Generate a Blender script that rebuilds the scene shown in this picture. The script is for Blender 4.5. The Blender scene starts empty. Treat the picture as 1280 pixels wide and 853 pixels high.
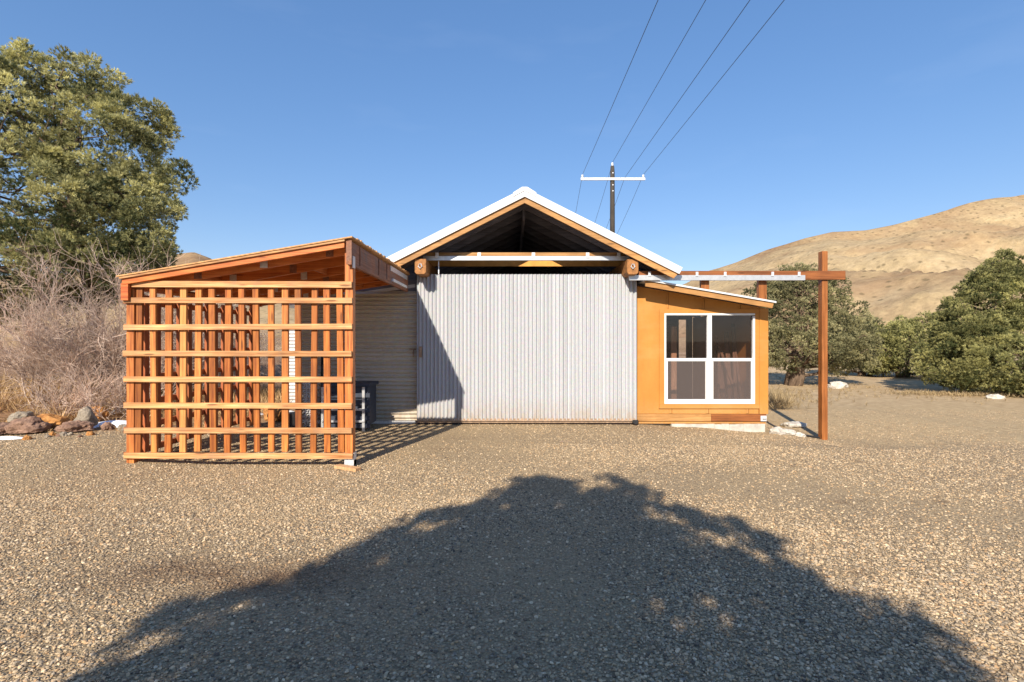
import bpy, math, random
import numpy as np
from mathutils import Vector, noise as mn
R = math.radians
random.seed(7); RNG = np.random.default_rng(7)
scene = bpy.context.scene
C = scene.collection

# ------------------------------------------------------------------ camera, sky, sun, exposure
cam_d = bpy.data.cameras.new("camera"); cam = bpy.data.objects.new("camera", cam_d); C.objects.link(cam)
cam_d.sensor_width = 36; cam_d.lens = 18.0; cam_d.clip_start = 0.05; cam_d.clip_end = 6000
cam.location = (0, 0, 1.5); cam.rotation_euler = (R(90), 0, 0)
scene.camera = cam

SUN_EL = R(31.7); SUN_AZ = R(16.7)          # light travels towards +y and a little +x
w = bpy.data.worlds.new("World"); scene.world = w; w.use_nodes = True
nt = w.node_tree; nt.nodes.clear()
wo = nt.nodes.new("ShaderNodeOutputWorld"); bg = nt.nodes.new("ShaderNodeBackground")
sky = nt.nodes.new("ShaderNodeTexSky"); sky.sky_type = 'NISHITA'; sky.sun_disc = False
sky.sun_elevation = SUN_EL; sky.sun_rotation = R(180) + SUN_AZ
sky.altitude = 1500; sky.air_density = 1.35; sky.dust_density = 0.7; sky.ozone_density = 3.0
hs = nt.nodes.new("ShaderNodeHueSaturation"); hs.inputs['Saturation'].default_value = 1.40; hs.inputs['Hue'].default_value = .502; hs.inputs['Value'].default_value = 1.0
ga = nt.nodes.new("ShaderNodeGamma"); ga.inputs[1].default_value = 0.60
ti = nt.nodes.new("ShaderNodeMix"); ti.data_type = 'RGBA'; ti.blend_type = 'MULTIPLY'; ti.inputs[0].default_value = 1; ti.inputs[7].default_value = (1.80, 1.82, 2.02, 1)
nt.links.new(sky.outputs[0], ga.inputs[0]); nt.links.new(ga.outputs[0], ti.inputs[6]); nt.links.new(ti.outputs[2], hs.inputs['Color'])
# thin wisps of cirrus
tc = nt.nodes.new("ShaderNodeTexCoord"); mp = nt.nodes.new("ShaderNodeMapping")
mp.inputs['Scale'].default_value = (2.2, 2.2, 9.0); mp.inputs['Location'].default_value = (1.7, 0.4, 0.3)
nz = nt.nodes.new("ShaderNodeTexNoise"); nz.inputs['Scale'].default_value = 1.3; nz.inputs['Detail'].default_value = 5
rp = nt.nodes.new("ShaderNodeMapRange"); rp.inputs[1].default_value = 0.56; rp.inputs[2].default_value = 0.85; rp.inputs[3].default_value = 0; rp.inputs[4].default_value = 0.06
mxs = nt.nodes.new("ShaderNodeMix"); mxs.data_type = 'RGBA'; mxs.inputs[7].default_value = (7.5, 8.2, 9.5, 1)
nt.links.new(tc.outputs['Generated'], mp.inputs[0]); nt.links.new(mp.outputs[0], nz.inputs['Vector'])
nt.links.new(nz.outputs[0], rp.inputs[0]); nt.links.new(rp.outputs[0], mxs.inputs[0])
nt.links.new(hs.outputs[0], mxs.inputs[6]); nt.links.new(mxs.outputs[2], bg.inputs[0])
bg.inputs[1].default_value = 0.100; nt.links.new(bg.outputs[0], wo.inputs[0])
sd = bpy.data.lights.new("sun", 'SUN'); sd.energy = 5.0; sd.angle = R(0.53); sd.color = (1.0, 0.90, 0.745)
so = bpy.data.objects.new("sun", sd); C.objects.link(so)
SDIR = Vector((math.sin(SUN_AZ)*math.cos(SUN_EL), math.cos(SUN_AZ)*math.cos(SUN_EL), -math.sin(SUN_EL)))
so.rotation_euler = SDIR.to_track_quat('-Z', 'Y').to_euler(); so.location = (-10, -30, 25)
vs = scene.view_settings; vs.view_transform = 'Standard'; vs.look = 'None'; vs.exposure = 0.6; vs.gamma = 1; vs.use_curve_mapping = False

def P(px, py, d):      # a point seen at (px, py) of the 1280 x 853 photograph, d metres away along the view
    return Vector(((px-640)*d/640, d, 1.5-(py-426.5)*d/640))

# ------------------------------------------------------------------ mesh helpers
class MB:
    def __init__(s): s.v = []; s.f = []; s.c = []
    def add(s, vs_, fs_):
        n = len(s.v); s.v += [tuple(v) for v in vs_]; s.f += [tuple(i+n for i in f) for f in fs_]; return s
    def box(s, x0, x1, y0, y1, z0, z1):
        return s.add([(x0,y0,z0),(x1,y0,z0),(x1,y1,z0),(x0,y1,z0),(x0,y0,z1),(x1,y0,z1),(x1,y1,z1),(x0,y1,z1)],
            [(0,3,2,1),(4,5,6,7),(0,1,5,4),(1,2,6,5),(2,3,7,6),(3,0,4,7)])
    def prism(s, poly, y0, y1):   # poly of (x,z), extruded along y, counter-clockwise seen from -y
        n = len(poly)
        vv = [(x,y0,z) for x,z in poly]+[(x,y1,z) for x,z in poly]
        return s.add(vv, [tuple(range(n)), tuple(range(2*n-1, n-1, -1))]+[(i, i+n, (i+1)%n+n, (i+1)%n) for i in range(n)])
    def prismx(s, poly, x0, x1):  # poly of (y,z) extruded along x
        n = len(poly)
        vv = [(x0,y,z) for y,z in poly]+[(x1,y,z) for y,z in poly]
        return s.add(vv, [tuple(range(n-1,-1,-1)), tuple(range(n, 2*n))]+[(i, (i+1)%n, (i+1)%n+n, i+n) for i in range(n)])
    def bar(s, a, b, w_, h_, up=Vector((0,0,1))):
        a = Vector(a); b = Vector(b); d = (b-a).normalized()
        if abs(d.dot(up)) > .98: up = Vector((0,1,0))
        sx = d.cross(up).normalized()*w_/2; sz = sx.cross(d).normalized()*h_/2
        vv = [a-sx-sz,a+sx-sz,a+sx+sz,a-sx+sz,b-sx-sz,b+sx-sz,b+sx+sz,b-sx+sz]
        return s.add(vv, [(0,1,2,3),(7,6,5,4),(0,4,5,1),(1,5,6,2),(2,6,7,3),(3,7,4,0)])
    def tube(s, pts, rad, n=6):
        pts = [Vector(p) for p in pts]; N = len(pts)
        rr = rad if isinstance(rad, (list, tuple)) else [rad]*N
        vv = []; ff = []
        for i, p in enumerate(pts):
            d = (pts[min(i+1,N-1)]-pts[max(i-1,0)]).normalized()
            up = Vector((0,0,1)) if abs(d.z) < .9 else Vector((1,0,0))
            a = d.cross(up).normalized(); b = a.cross(d)
            for k in range(n):
                t = 2*math.pi*k/n; vv.append(p+(a*math.cos(t)+b*math.sin(t))*rr[i])
        for i in range(N-1):
            for k in range(n):
                k2 = (k+1)%n; ff.append((i*n+k, i*n+k2, (i+1)*n+k2, (i+1)*n+k))
        ff.append(tuple(range(n-1,-1,-1))); ff.append(tuple(range((N-1)*n, N*n)))
        return s.add(vv, ff)
    def cyl(s, c, r, z0, z1, n=16):
        return s.tube([(c[0],c[1],z0),(c[0],c[1],z1)], r, n)
    def build(s, name, mat, parent=None, smooth=False, bevel=0):
        me = bpy.data.meshes.new(name); me.from_pydata(s.v, [], s.f); me.update()
        o = bpy.data.objects.new(name, me); C.objects.link(o)
        if mat: me.materials.append(mat)
        if smooth: me.polygons.foreach_set('use_smooth', [True]*len(me.polygons))
        if parent: o.parent = parent
        if bevel:
            m = o.modifiers.new('edge', 'BEVEL'); m.width = bevel; m.segments = 1; m.limit_method = 'ANGLE'
        return o
def B(*a): return MB().box(*a)
def np_mesh(name, V, F, mat, parent=None, cols=None, smooth=False):
    me = bpy.data.meshes.new(name); V = np.asarray(V, np.float32); F = np.asarray(F, np.int32); k = F.shape[1]
    me.vertices.add(len(V)); me.vertices.foreach_set('co', V.ravel())
    me.loops.add(F.size); me.loops.foreach_set('vertex_index', F.ravel())
    me.polygons.add(len(F)); me.polygons.foreach_set('loop_start', np.arange(0, F.size, k, dtype=np.int32))
    me.update(calc_edges=True)
    if cols is not None:
        at = me.attributes.new('vary', 'FLOAT', 'POINT'); at.data.foreach_set('value', np.asarray(cols, np.float32))
    if smooth: me.polygons.foreach_set('use_smooth', np.ones(len(F), bool))
    me.materials.append(mat)
    o = bpy.data.objects.new(name, me); C.objects.link(o)
    if parent: o.parent = parent
    return o
def tag(o, label=None, cat=None, group=None, kind=None):
    if label: o['label'] = label
    if cat: o['category'] = cat
    if group: o['group'] = group
    if kind: o['kind'] = kind
    return o
def thing(name, label, cat, group=None, loc=(0,0,0)):
    o = bpy.data.objects.new(name, None); C.objects.link(o); o.empty_display_size = .3
    o.location = loc; return tag(o, label, cat, group)

# ------------------------------------------------------------------ materials
class NM:
    def __init__(s, name, rough=.7, metal=0., spec=.4):
        s.m = bpy.data.materials.new(name); s.m.use_nodes = True; s.t = s.m.node_tree
        s.b = s.t.nodes['Principled BSDF']; s.b.inputs['Roughness'].default_value = rough; s.b.inputs['Metallic'].default_value = metal
        s.b.inputs['Specular IOR Level'].default_value = spec; s._g = s._o = None
    def n(s, t, **kw):
        x = s.t.nodes.new(t)
        for k, v in kw.items():
            if k in x.inputs: x.inputs[k].default_value = v
            else: setattr(x, k, v)
        return x
    def l(s, a, b): s.t.links.new(a, b)
    def pos(s): 
        if not s._g: s._g = s.n('ShaderNodeNewGeometry')
        return s._g.outputs['Position']
    def map(s, scale, loc=(0,0,0), rot=(0,0,0)):
        m = s.n('ShaderNodeMapping'); m.inputs['Scale'].default_value = scale; m.inputs['Location'].default_value = loc; m.inputs['Rotation'].default_value = rot
        s.l(s.pos(), m.inputs[0]); return m
    def noise(s, vec, scale, detail=4, rough=.55, dist=0):
        x = s.n('ShaderNodeTexNoise'); x.inputs['Scale'].default_value = scale; x.inputs['Detail'].default_value = detail
        x.inputs['Roughness'].default_value = rough; x.inputs['Distortion'].default_value = dist; s.l(vec, x.inputs['Vector']); return x.outputs[0]
    def ramp(s, fac, stops):
        r = s.n('ShaderNodeValToRGB'); e = r.color_ramp.elements
        while len(e) < len(stops): e.new(.5)
        for i, (p, c) in enumerate(stops): e[i].position = p; e[i].color = (*c, 1) if len(c) == 3 else c
        s.l(fac, r.inputs[0]); return r.outputs[0]
    def rng(s, fac, a, b, c, d):
        r = s.n('ShaderNodeMapRange'); 
        for i, v in enumerate((a,b,c,d)): r.inputs[i+1].default_value = v
        s.l(fac, r.inputs[0]); return r.outputs[0]
    def mix(s, fac, a, b, mode='MIX'):
        x = s.n('ShaderNodeMix'); x.data_type = 'RGBA'; x.blend_type = mode
        for i, v in ((0, fac), (6, a), (7, b)):
            sock = x.inputs[i]
            if hasattr(v, 'links'): s.l(v, sock)
            elif isinstance(v, (int, float)): sock.default_value = v if i == 0 else (v,v,v,1)
            else: sock.default_value = (*v, 1)
        return x.outputs[2]
    def math(s, op, a, b=0.):
        x = s.n('ShaderNodeMath'); x.operation = op
        for i, v in enumerate((a, b)):
            if hasattr(v, 'links'): s.l(v, x.inputs[i])
            else: x.inputs[i].default_value = v
        return x.outputs[0]
    def col(s, c):
        if hasattr(c, 'links'): s.l(c, s.b.inputs['Base Color'])
        else: s.b.inputs['Base Color'].default_value = (*c, 1)
        return s
    def bump(s, h, strength=.4, dist=.01):
        x = s.n('ShaderNodeBump'); x.inputs['Strength'].default_value = strength; x.inputs['Distance'].default_value = dist
        s.l(h, x.inputs['Height']); s.l(x.outputs[0], s.b.inputs['Normal']); return s
    def rand(s): 
        if not s._o: s._o = s.n('ShaderNodeObjectInfo')
        return s._o.outputs['Random']

def wood(name, dark, light, axis='X', rough=.6, vary=.5, knots=True, weather=0, alt=None):
    m = NM(name, rough, 0, .35)
    k = 1.6; s = 38
    sc = {'X': (k,s,s), 'Y': (s,k,s), 'Z': (s,s,k)}[axis]
    mp_ = m.map(sc)
    # shift the grain from board to board
    cb = m.n('ShaderNodeCombineXYZ'); r = m.math('MULTIPLY', m.rand(), 57.); 
    for i in range(3): m.l(r, cb.inputs[i])
    ad = m.n('ShaderNodeVectorMath'); ad.operation = 'ADD'; m.l(mp_.outputs[0], ad.inputs[0]); m.l(cb.outputs[0], ad.inputs[1])
    g = m.noise(ad.outputs[0], 1.0, 5, .62, .6)
    c = m.ramp(g, [(.3, dark), (.52, tuple((a+b)/2 for a, b in zip(dark, light))), (.7, light)])
    if alt: c = m.mix(m.rng(m.rand(), .6, 1.0, 0, .8), c, m.ramp(g, [(.3, alt[0]), (.7, alt[1])]))
    if vary:
        v = m.rng(m.rand(), 0, 1, 1-vary*.5, 1+vary*.35); c = m.mix(1.0, c, v, 'MULTIPLY')
    if knots:
        mk = m.map({'X': (2.2,13,13), 'Y': (13,2.2,13), 'Z': (13,13,2.2)}[axis])
        vo = m.n('ShaderNodeTexVoronoi'); vo.inputs['Scale'].default_value = .9; m.l(mk.outputs[0], vo.inputs['Vector'])
        kf = m.rng(vo.outputs[0], .09, .17, .75, 0); c = m.mix(kf, c, tuple(a*.35 for a in dark))
    lg = m.noise(m.pos(), 2.3, 3); c = m.mix(1.0, c, m.rng(lg, .3, .7, .78, 1.15), 'MULTIPLY')
    if weather:
        wn = m.noise(m.pos(), 6.0, 6, .7); c = m.mix(m.rng(wn, .45, .65, 0, weather), c, (.16,.135,.125))
    m.col(c); m.bump(g, .35, .004); return m.m

def galv(name, base=(.62,.61,.615), axis='Z', rough=.75, metal=.0, pale=0.0):
    m = NM(name, rough, metal, .2)
    st = m.noise(m.map({'Z': (11,.01,.05), 'X': (.05,.01,11)}[axis]).outputs[0], 1.0, 4, .7)
    c = m.mix(m.rng(st, .35, .65, 0, 1), tuple(a*.88 for a in base), tuple(min(1, a*1.1) for a in base))
    sp = m.n('ShaderNodeTexVoronoi'); sp.inputs['Scale'].default_value = 34; m.l(m.pos(), sp.inputs['Vector'])
    c = m.mix(.10, c, sp.outputs['Color'], 'SOFT_LIGHT')
    dn = m.noise(m.pos(), 1.7, 5, .7); c = m.mix(m.rng(dn, .55, .8, 0, .2), c, (.36,.31,.27))
    gs = m.n('ShaderNodeSeparateXYZ'); m.l(m.pos(), gs.inputs[0]); gn_ = m.noise(m.map((7,1,2.2)).outputs[0], 1.6, 6, .75)
    c = m.mix(m.math('MULTIPLY', m.rng(gs.outputs[2], .02, .5, .9, 0), m.rng(gn_, .38, .62, 0, 1)), c, (.37,.29,.215))
    c = m.mix(m.rng(gn_, .62, .74, 0, .35), c, (.34,.31,.29))
    m.col(c); m.l(m.rng(st, .3, .7, rough-.08, rough+.12), m.b.inputs['Roughness']); return m.m

def plain(name, c, rough=.6, metal=0., nscale=9, amt=.25, spec=.4):
    m = NM(name, rough, metal, spec); n = m.noise(m.pos(), nscale, 5, .65)
    m.col(m.mix(m.rng(n, .3, .7, 0, 1), tuple(a*(1-amt) for a in c), tuple(min(1, a*(1+amt)) for a in c))); m.bump(n, .15, .004)
    return m.m

M = {}
RED_D, RED_L = (.22,.045,.008), (.62,.215,.04)
YEL_D, YEL_L = (.36,.13,.03), (.58,.29,.095)
M['slat'] = wood('stained_slat', RED_D, RED_L, 'Z', .6, .75, alt=(YEL_D, YEL_L))
M['rail'] = wood('stained_rail', (.36,.125,.03), (.78,.45,.20), 'X', .6, .5, weather=.25)
M['slat_side'] = wood('stained_side_slat', (.26,.06,.02), (.5,.16,.05), 'Z', .6, .4)
M['post'] = wood('stained_post', RED_D, (.75,.27,.07), 'Z', .5, .3)
M['red_x'] = wood('stained_board_across', (.40,.07,.015), (.70,.22,.06), 'X', .5, .3)
M['red_y'] = wood('stained_board_deep', (.36,.08,.02), (.62,.22,.06), 'Y', .5, .3)
M['joist'] = wood('stained_joist', (.52,.12,.025), (.82,.30,.08), 'X', .55, .3)
M['fascia'] = wood('stained_fascia', (.46,.095,.02), (.74,.25,.06), 'X', .5, .3)
M['beam'] = wood('weathered_beam', (.20,.075,.04), (.42,.20,.12), 'Y', .8, .1, weather=.55)
M['rafter'] = wood('dark_rafter', (.11,.11,.14), (.24,.23,.27), 'X', .85, .3, knots=False)
M['osb'] = plain('roof_sheathing_board', (.55,.30,.13), .85, nscale=22, amt=.35)
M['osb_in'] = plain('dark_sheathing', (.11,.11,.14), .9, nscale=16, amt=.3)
M['barge'] = wood('barge_board_wood', (.30,.14,.04), (.50,.27,.10), 'X', .6, .2)
M['endgrain'] = plain('timber_end', (.30,.13,.04), .7, nscale=14, amt=.45)
M['brown'] = wood('brown_post', (.19,.058,.012), (.38,.14,.04), 'Z', .5, .2)
M['brown_x'] = wood('brown_beam', (.16,.05,.015), (.34,.12,.035), 'X', .5, .2)
M['galv'] = galv('galvanised_door', (.42,.428,.452))
M['galv_h'] = galv('galvanised_wall', (.52,.47,.39), 'X', .75, .0)
M['galv_pale'] = galv('pale_galvanised', (.55,.55,.55), 'X', .75, .0)  # brighter wall metal for the added panel that imitates the sunlit strip
M['joint'] = plain('panel_joint', (.24,.10,.02), .8, 0, 10, .3)
M['roofmetal'] = plain('white_metal_roof', (.62,.63,.65), .4, .0, 2.5, .10)
M['track'] = plain('steel_track', (.55,.56,.58), .38, .55, 12, .12)
M['steel'] = plain('galvanised_bracket', (.70,.70,.72), .4, .4, 25, .15)
M['rust'] = plain('rusty_band', (.36,.25,.17), .8, .1, 18, .4)
M['black'] = plain('black_rubber', (.02,.02,.022), .6, 0, 20, .3)
M['vinyl'] = plain('white_vinyl', (.70,.70,.69), .35, 0, 4, .03)
M['concrete'] = plain('pale_concrete', (.47,.44,.39), .9, 0, 7, .25)
M['header'] = plain('ochre_header', (.66,.30,.07), .8, 0, 8, .2)
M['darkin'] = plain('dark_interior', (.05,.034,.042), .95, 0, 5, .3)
M['navy'] = plain('blue_black_plastic', (.035,.045,.07), .55, 0, 12, .3)
M['old_lumber'] = wood('old_lumber', (.10,.055,.03), (.26,.15,.08), 'Z', .8, .4)
M['lumber'] = wood('pale_lumber', (.42,.22,.10), (.66,.42,.22), 'Z', .7, .4)
M['polewood'] = wood('creosote_pole', (.035,.03,.026), (.09,.075,.06), 'Z', .85, 0, knots=False)
M['crossarm'] = plain('pale_cross_arm', (.70,.69,.66), .7, 0, 5, .12)
M['wire'] = plain('wire_dark', (.05,.055,.07), .5, .3, 5, .1)
# ochre painted siding
m = NM('ochre_painted_siding', .62, 0, .35)
n1 = m.noise(m.map((2.2,2.2,.9)).outputs[0], 1.2, 5, .65); n2 = m.noise(m.pos(), 24, 4, .6)
c = m.mix(m.rng(n1, .3, .7, 0, 1), (.43,.175,.03), (.50,.225,.045)); c = m.mix(m.rng(n2, .45, .75, 0, .3), c, (.38,.16,.03))
gz = m.n('ShaderNodeSeparateXYZ'); m.l(m.pos(), gz.inputs[0])
spl = m.math('MULTIPLY', m.rng(gz.outputs[2], -.05, .45, .6, 0), m.rng(n2, .35, .6, .2, 1)); c = m.mix(spl, c, (.45,.27,.12))
dr_ = m.noise(m.map((16,1,1.1)).outputs[0], 1.0, 5, .7); c = m.mix(m.rng(dr_, .55, .75, 0, .35), c, (.34,.15,.04))
fd = m.noise(m.map((1.1,1,3.2), (5,2,1)).outputs[0], 1.0, 4, .6); c = m.mix(m.rng(fd, .48, .72, 0, .4), c, (.54,.30,.11))
m.col(c); m.bump(n2, .2, .003); M['ochre'] = m.m
# window glass: clear with a dirty film
gm = bpy.data.materials.new('window_glass'); gm.use_nodes = True; t = gm.node_tree; t.nodes.clear()
o_ = t.nodes.new('ShaderNodeOutputMaterial'); mi = t.nodes.new('ShaderNodeMixShader'); fr_ = t.nodes.new('ShaderNodeFresnel'); fr_.inputs[0].default_value = 1.5
ta = t.nodes.new('ShaderNodeBsdfTransparent'); ta.inputs[0].default_value = (.86,.82,.85,1); gl = t.nodes.new('ShaderNodeBsdfGlossy'); gl.inputs['Roughness'].default_value = .02
t.links.new(fr_.outputs[0], mi.inputs[0]); t.links.new(ta.outputs[0], mi.inputs[1]); t.links.new(gl.outputs[0], mi.inputs[2]); t.links.new(mi.outputs[0], o_.inputs[0]); M['glass'] = gm
tr = bpy.data.materials.new('insect_screen'); tr.use_nodes = True; t = tr.node_tree; t.nodes.clear()
o_ = t.nodes.new('ShaderNodeOutputMaterial'); mi = t.nodes.new('ShaderNodeMixShader'); mi.inputs[0].default_value = .52
ta = t.nodes.new('ShaderNodeBsdfTransparent'); di = t.nodes.new('ShaderNodeBsdfDiffuse'); di.inputs[0].default_value = (.15,.125,.12,1)
t.links.new(ta.outputs[0], mi.inputs[1]); t.links.new(di.outputs[0], mi.inputs[2]); t.links.new(mi.outputs[0], o_.inputs[0]); M['screen'] = tr
# foliage
def foliage(name, d, l, brown=(.11,.075,.04), bf=.06):
    m = NM(name, .62, 0, .25); at = m.n('ShaderNodeAttribute'); at.attribute_name = 'vary'
    f = at.outputs['Fac']; c = m.ramp(f, [(.15, d), (.5, tuple((a+b)/2 for a, b in zip(d, l))), (.85, l)])
    n = m.noise(m.pos(), .8, 3); c = m.mix(1.0, c, m.rng(n, .3, .7, .75, 1.25), 'MULTIPLY')
    n = m.noise(m.pos(), 3.1, 4); c = m.mix(m.rng(n, .66-bf, .82-bf, 0, .6), c, brown)
    m.col(c)
    tl = m.n('ShaderNodeBsdfTranslucent'); m.l(c, tl.inputs[0]); mx = m.n('ShaderNodeMixShader'); mx.inputs[0].default_value = .32
    out = [x for x in m.t.nodes if x.type == 'OUTPUT_MATERIAL'][0]
    m.l(m.b.outputs[0], mx.inputs[1]); m.l(tl.outputs[0], mx.inputs[2]); m.l(mx.outputs[0], out.inputs[0]); return m.m
M['pine'] = foliage('pinyon_needles', (.075,.095,.04), (.64,.60,.28))
M['juniper'] = foliage('juniper_foliage', (.11,.115,.055), (.46,.42,.22))
M['juniper_dark'] = foliage('green_juniper_foliage', (.075,.09,.033), (.50,.47,.19))
M['drygrass'] = foliage('dry_straw', (.26,.18,.09), (.58,.45,.26), (.2,.13,.07))
M['brush'] = foliage('dry_brush', (.26,.155,.07), (.70,.48,.25), (.15,.09,.05))
M['twig'] = foliage('bare_twigs', (.42,.30,.235), (.90,.73,.60), (.46,.31,.2), .02)
m = NM('bark', .95, 0, .1); n = m.noise(m.map((9,9,2.5)).outputs[0], 1.6, 6, .7)
m.col(m.ramp(n, [(.3, (.05,.035,.025)), (.7, (.24,.17,.12))])); m.bump(n, .8, .03); M['bark'] = m.m

# gravel: pebble colours by instance
PEB = [(0,(.07,.06,.055)),(.14,(.17,.145,.115)),(.34,(.36,.295,.21)),(.50,(.26,.235,.20)),(.66,(.44,.36,.255)),(.80,(.33,.225,.135)),(.94,(.58,.50,.39)),(1,(.14,.135,.13))]
m = NM('pebble_stone', .8, 0, .3)
c = m.ramp(m.rand(), PEB); c = m.mix(1.0, c, (1.36,1.23,1.05), 'MULTIPLY'); nn = m.noise(m.pos(), 60, 3); c = m.mix(1.0, c, m.rng(nn, .3, .7, .8, 1.15), 'MULTIPLY')
lg = m.noise(m.pos(), .55, 4, .6); c = m.mix(m.rng(lg, .5, .68, 0, .38), c, (.44,.32,.185)); sp = m.noise(m.map((.9,1.7,1), (3.1,.7,0)).outputs[0], 1.1, 5, .7); c = m.mix(m.rng(sp, .62, .72, 0, .7), c, (.15,.09,.05))
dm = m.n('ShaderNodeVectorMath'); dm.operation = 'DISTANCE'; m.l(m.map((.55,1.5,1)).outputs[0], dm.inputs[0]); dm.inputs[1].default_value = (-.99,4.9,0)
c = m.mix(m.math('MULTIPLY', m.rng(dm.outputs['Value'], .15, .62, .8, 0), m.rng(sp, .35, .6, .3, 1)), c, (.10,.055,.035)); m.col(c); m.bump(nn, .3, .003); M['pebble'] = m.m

def ground_mat():
    m = NM('gravel_ground', .92, 0, .15); p = m.pos()
    def layer(scale):
        v = m.n('ShaderNodeTexVoronoi'); v.inputs['Scale'].default_value = scale; v.inputs['Randomness'].default_value = 1.0; m.l(p, v.inputs['Vector'])
        s = m.n('ShaderNodeSeparateColor'); m.l(v.outputs['Color'], s.inputs[0]); return v.outputs['Distance'], s.outputs[0]
    d1, r1 = layer(55); d2, r2 = layer(105)
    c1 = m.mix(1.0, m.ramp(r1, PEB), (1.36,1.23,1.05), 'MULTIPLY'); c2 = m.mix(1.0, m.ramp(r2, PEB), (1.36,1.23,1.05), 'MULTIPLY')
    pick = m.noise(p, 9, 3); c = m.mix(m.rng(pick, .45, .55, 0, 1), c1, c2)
    ao = m.rng(d1, .25, .6, 1, .5); c = m.mix(1.0, c, ao, 'MULTIPLY')          # occlusion shade between the stones, painted into the colour
    # packed tan dirt shows in broad patches
    lg = m.noise(p, .42, 5, .62, .3); c = m.mix(m.rng(lg, .40, .62, .22, .6), c, (.42,.31,.18))
    fine = m.noise(p, 140, 3); c = m.mix(1.0, c, m.rng(fine, .3, .7, .85, 1.15), 'MULTIPLY')
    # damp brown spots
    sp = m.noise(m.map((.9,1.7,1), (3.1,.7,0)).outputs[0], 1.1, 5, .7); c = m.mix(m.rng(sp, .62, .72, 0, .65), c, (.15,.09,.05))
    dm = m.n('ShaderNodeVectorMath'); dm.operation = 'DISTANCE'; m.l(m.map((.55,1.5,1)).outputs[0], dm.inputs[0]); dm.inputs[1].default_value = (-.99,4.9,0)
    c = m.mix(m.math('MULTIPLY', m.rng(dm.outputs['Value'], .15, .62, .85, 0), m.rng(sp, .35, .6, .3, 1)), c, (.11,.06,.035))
    # far yard and open land: dry grass over dirt; left bank: orange brown litter
    sx = m.n('ShaderNodeSeparateXYZ'); m.l(p, sx.inputs[0]); X, Y = sx.outputs[0], sx.outputs[1]
    wob = m.rng(m.noise(p, 1.3, 5, .65), .3, .7, -1.2, 1.2)
    far = m.rng(m.math('ADD', Y, wob), 12.5, 17, 0, 1)
    side = m.math('MULTIPLY', m.rng(m.math('ADD', Y, wob), 6.8, 10.0, 0, .85), m.rng(X, 3.0, 6.0, 0, 1))
    c = m.mix(side, c, m.ramp(m.noise(p, 7, 6, .75), [(.3, (.33,.225,.12)), (.5, (.47,.34,.19)), (.7, (.60,.455,.27))]))
    gn = m.noise(p, 3.5, 6, .7); gcol = m.ramp(gn, [(.3, (.33,.225,.12)), (.5, (.47,.34,.20)), (.7, (.58,.44,.27))])
    c = m.mix(far, c, gcol)
    bank = m.math('MULTIPLY', m.rng(m.math('ADD', Y, m.math('MULTIPLY', wob, .35)), 8.15, 8.5, 0, 1), m.rng(X, -4.0, -5.2, 0, 1))
    ln = m.noise(p, 14, 6, .75); lcol = m.ramp(ln, [(.3, (.07,.04,.025)), (.48, (.26,.14,.075)), (.62, (.38,.25,.14)), (.75, (.52,.38,.22))])
    c = m.mix(bank, c, lcol)
    m.col(c)
    h = m.math('SUBTRACT', 1.0, d1); h2 = m.math('SUBTRACT', 1.0, d2)
    hh = m.math('ADD', h, m.math('MULTIPLY', h2, .5)); m.bump(hh, .9, .011); return m.m
M['ground'] = ground_mat()

def hill_mat():
    m = NM('dry_grass_hill', .95, 0, .05); p = m.pos()
    n1 = m.noise(m.map((.018,.018,.035)).outputs[0], 1.0, 9, .68, .8); n2 = m.noise(m.map((.10,.10,.14), rot=(0,0,.5)).outputs[0], 1.0, 9, .78)
    n3 = m.noise(p, .45, 6, .75)
    c = m.ramp(n1, [(.32, (.20,.12,.065)), (.43, (.32,.225,.13)), (.6, (.43,.33,.20))])
    c = m.mix(m.rng(n2, .42, .62, 0, .75), c, (.43,.32,.175)); c = m.mix(m.rng(n2, .64, .76, 0, .35), c, (.30,.17,.09))
    c = m.mix(1.0, c, m.rng(n3, .3, .7, .7, 1.2), 'MULTIPLY')
    rd = m.noise(m.map((.011,.014,.02), (4,1,0)).outputs[0], 1.0, 7, .62, .5); c = m.mix(m.rng(rd, .46, .60, 0, .55), c, (.235,.135,.075))  # reddish brown patches; their dark tone also stands in for crease shading
    v = m.n('ShaderNodeTexVoronoi'); v.inputs['Scale'].default_value = .4; m.l(p, v.inputs['Vector'])
    c = m.mix(m.rng(v.outputs[0], .12, .3, .6, 0), c, (.10,.08,.045))           # scattered low sage bushes
    m.col(c); m.bump(m.math('ADD', n2, n3), .35, .8); return m.m
M['hill'] = hill_mat()
def rockmat(name, a, b):
    m = NM(name, .9, 0, .2); n = m.noise(m.pos(), 5, 7, .7); n2 = m.noise(m.pos(), 28, 5, .7)
    c = m.ramp(n, [(.3, a), (.7, b)]); c = m.mix(1.0, c, m.rng(n2, .3, .7, .7, 1.25), 'MULTIPLY'); m.col(c); m.bump(m.math('ADD', n, n2), .7, .02); return m.m
M['rock_brown'] = rockmat('brown_lava_rock', (.12,.065,.045), (.38,.24,.17))
M['rock_orange'] = rockmat('orange_rock', (.30,.12,.035), (.52,.26,.09))
M['rock_grey'] = rockmat('grey_rock', (.16,.135,.105), (.36,.30,.23))
M['rock_white'] = rockmat('white_rock', (.34,.30,.25), (.68,.64,.57))
M['snow'] = plain('snow', (.82,.86,.92), .7, 0, 9, .06)

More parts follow.
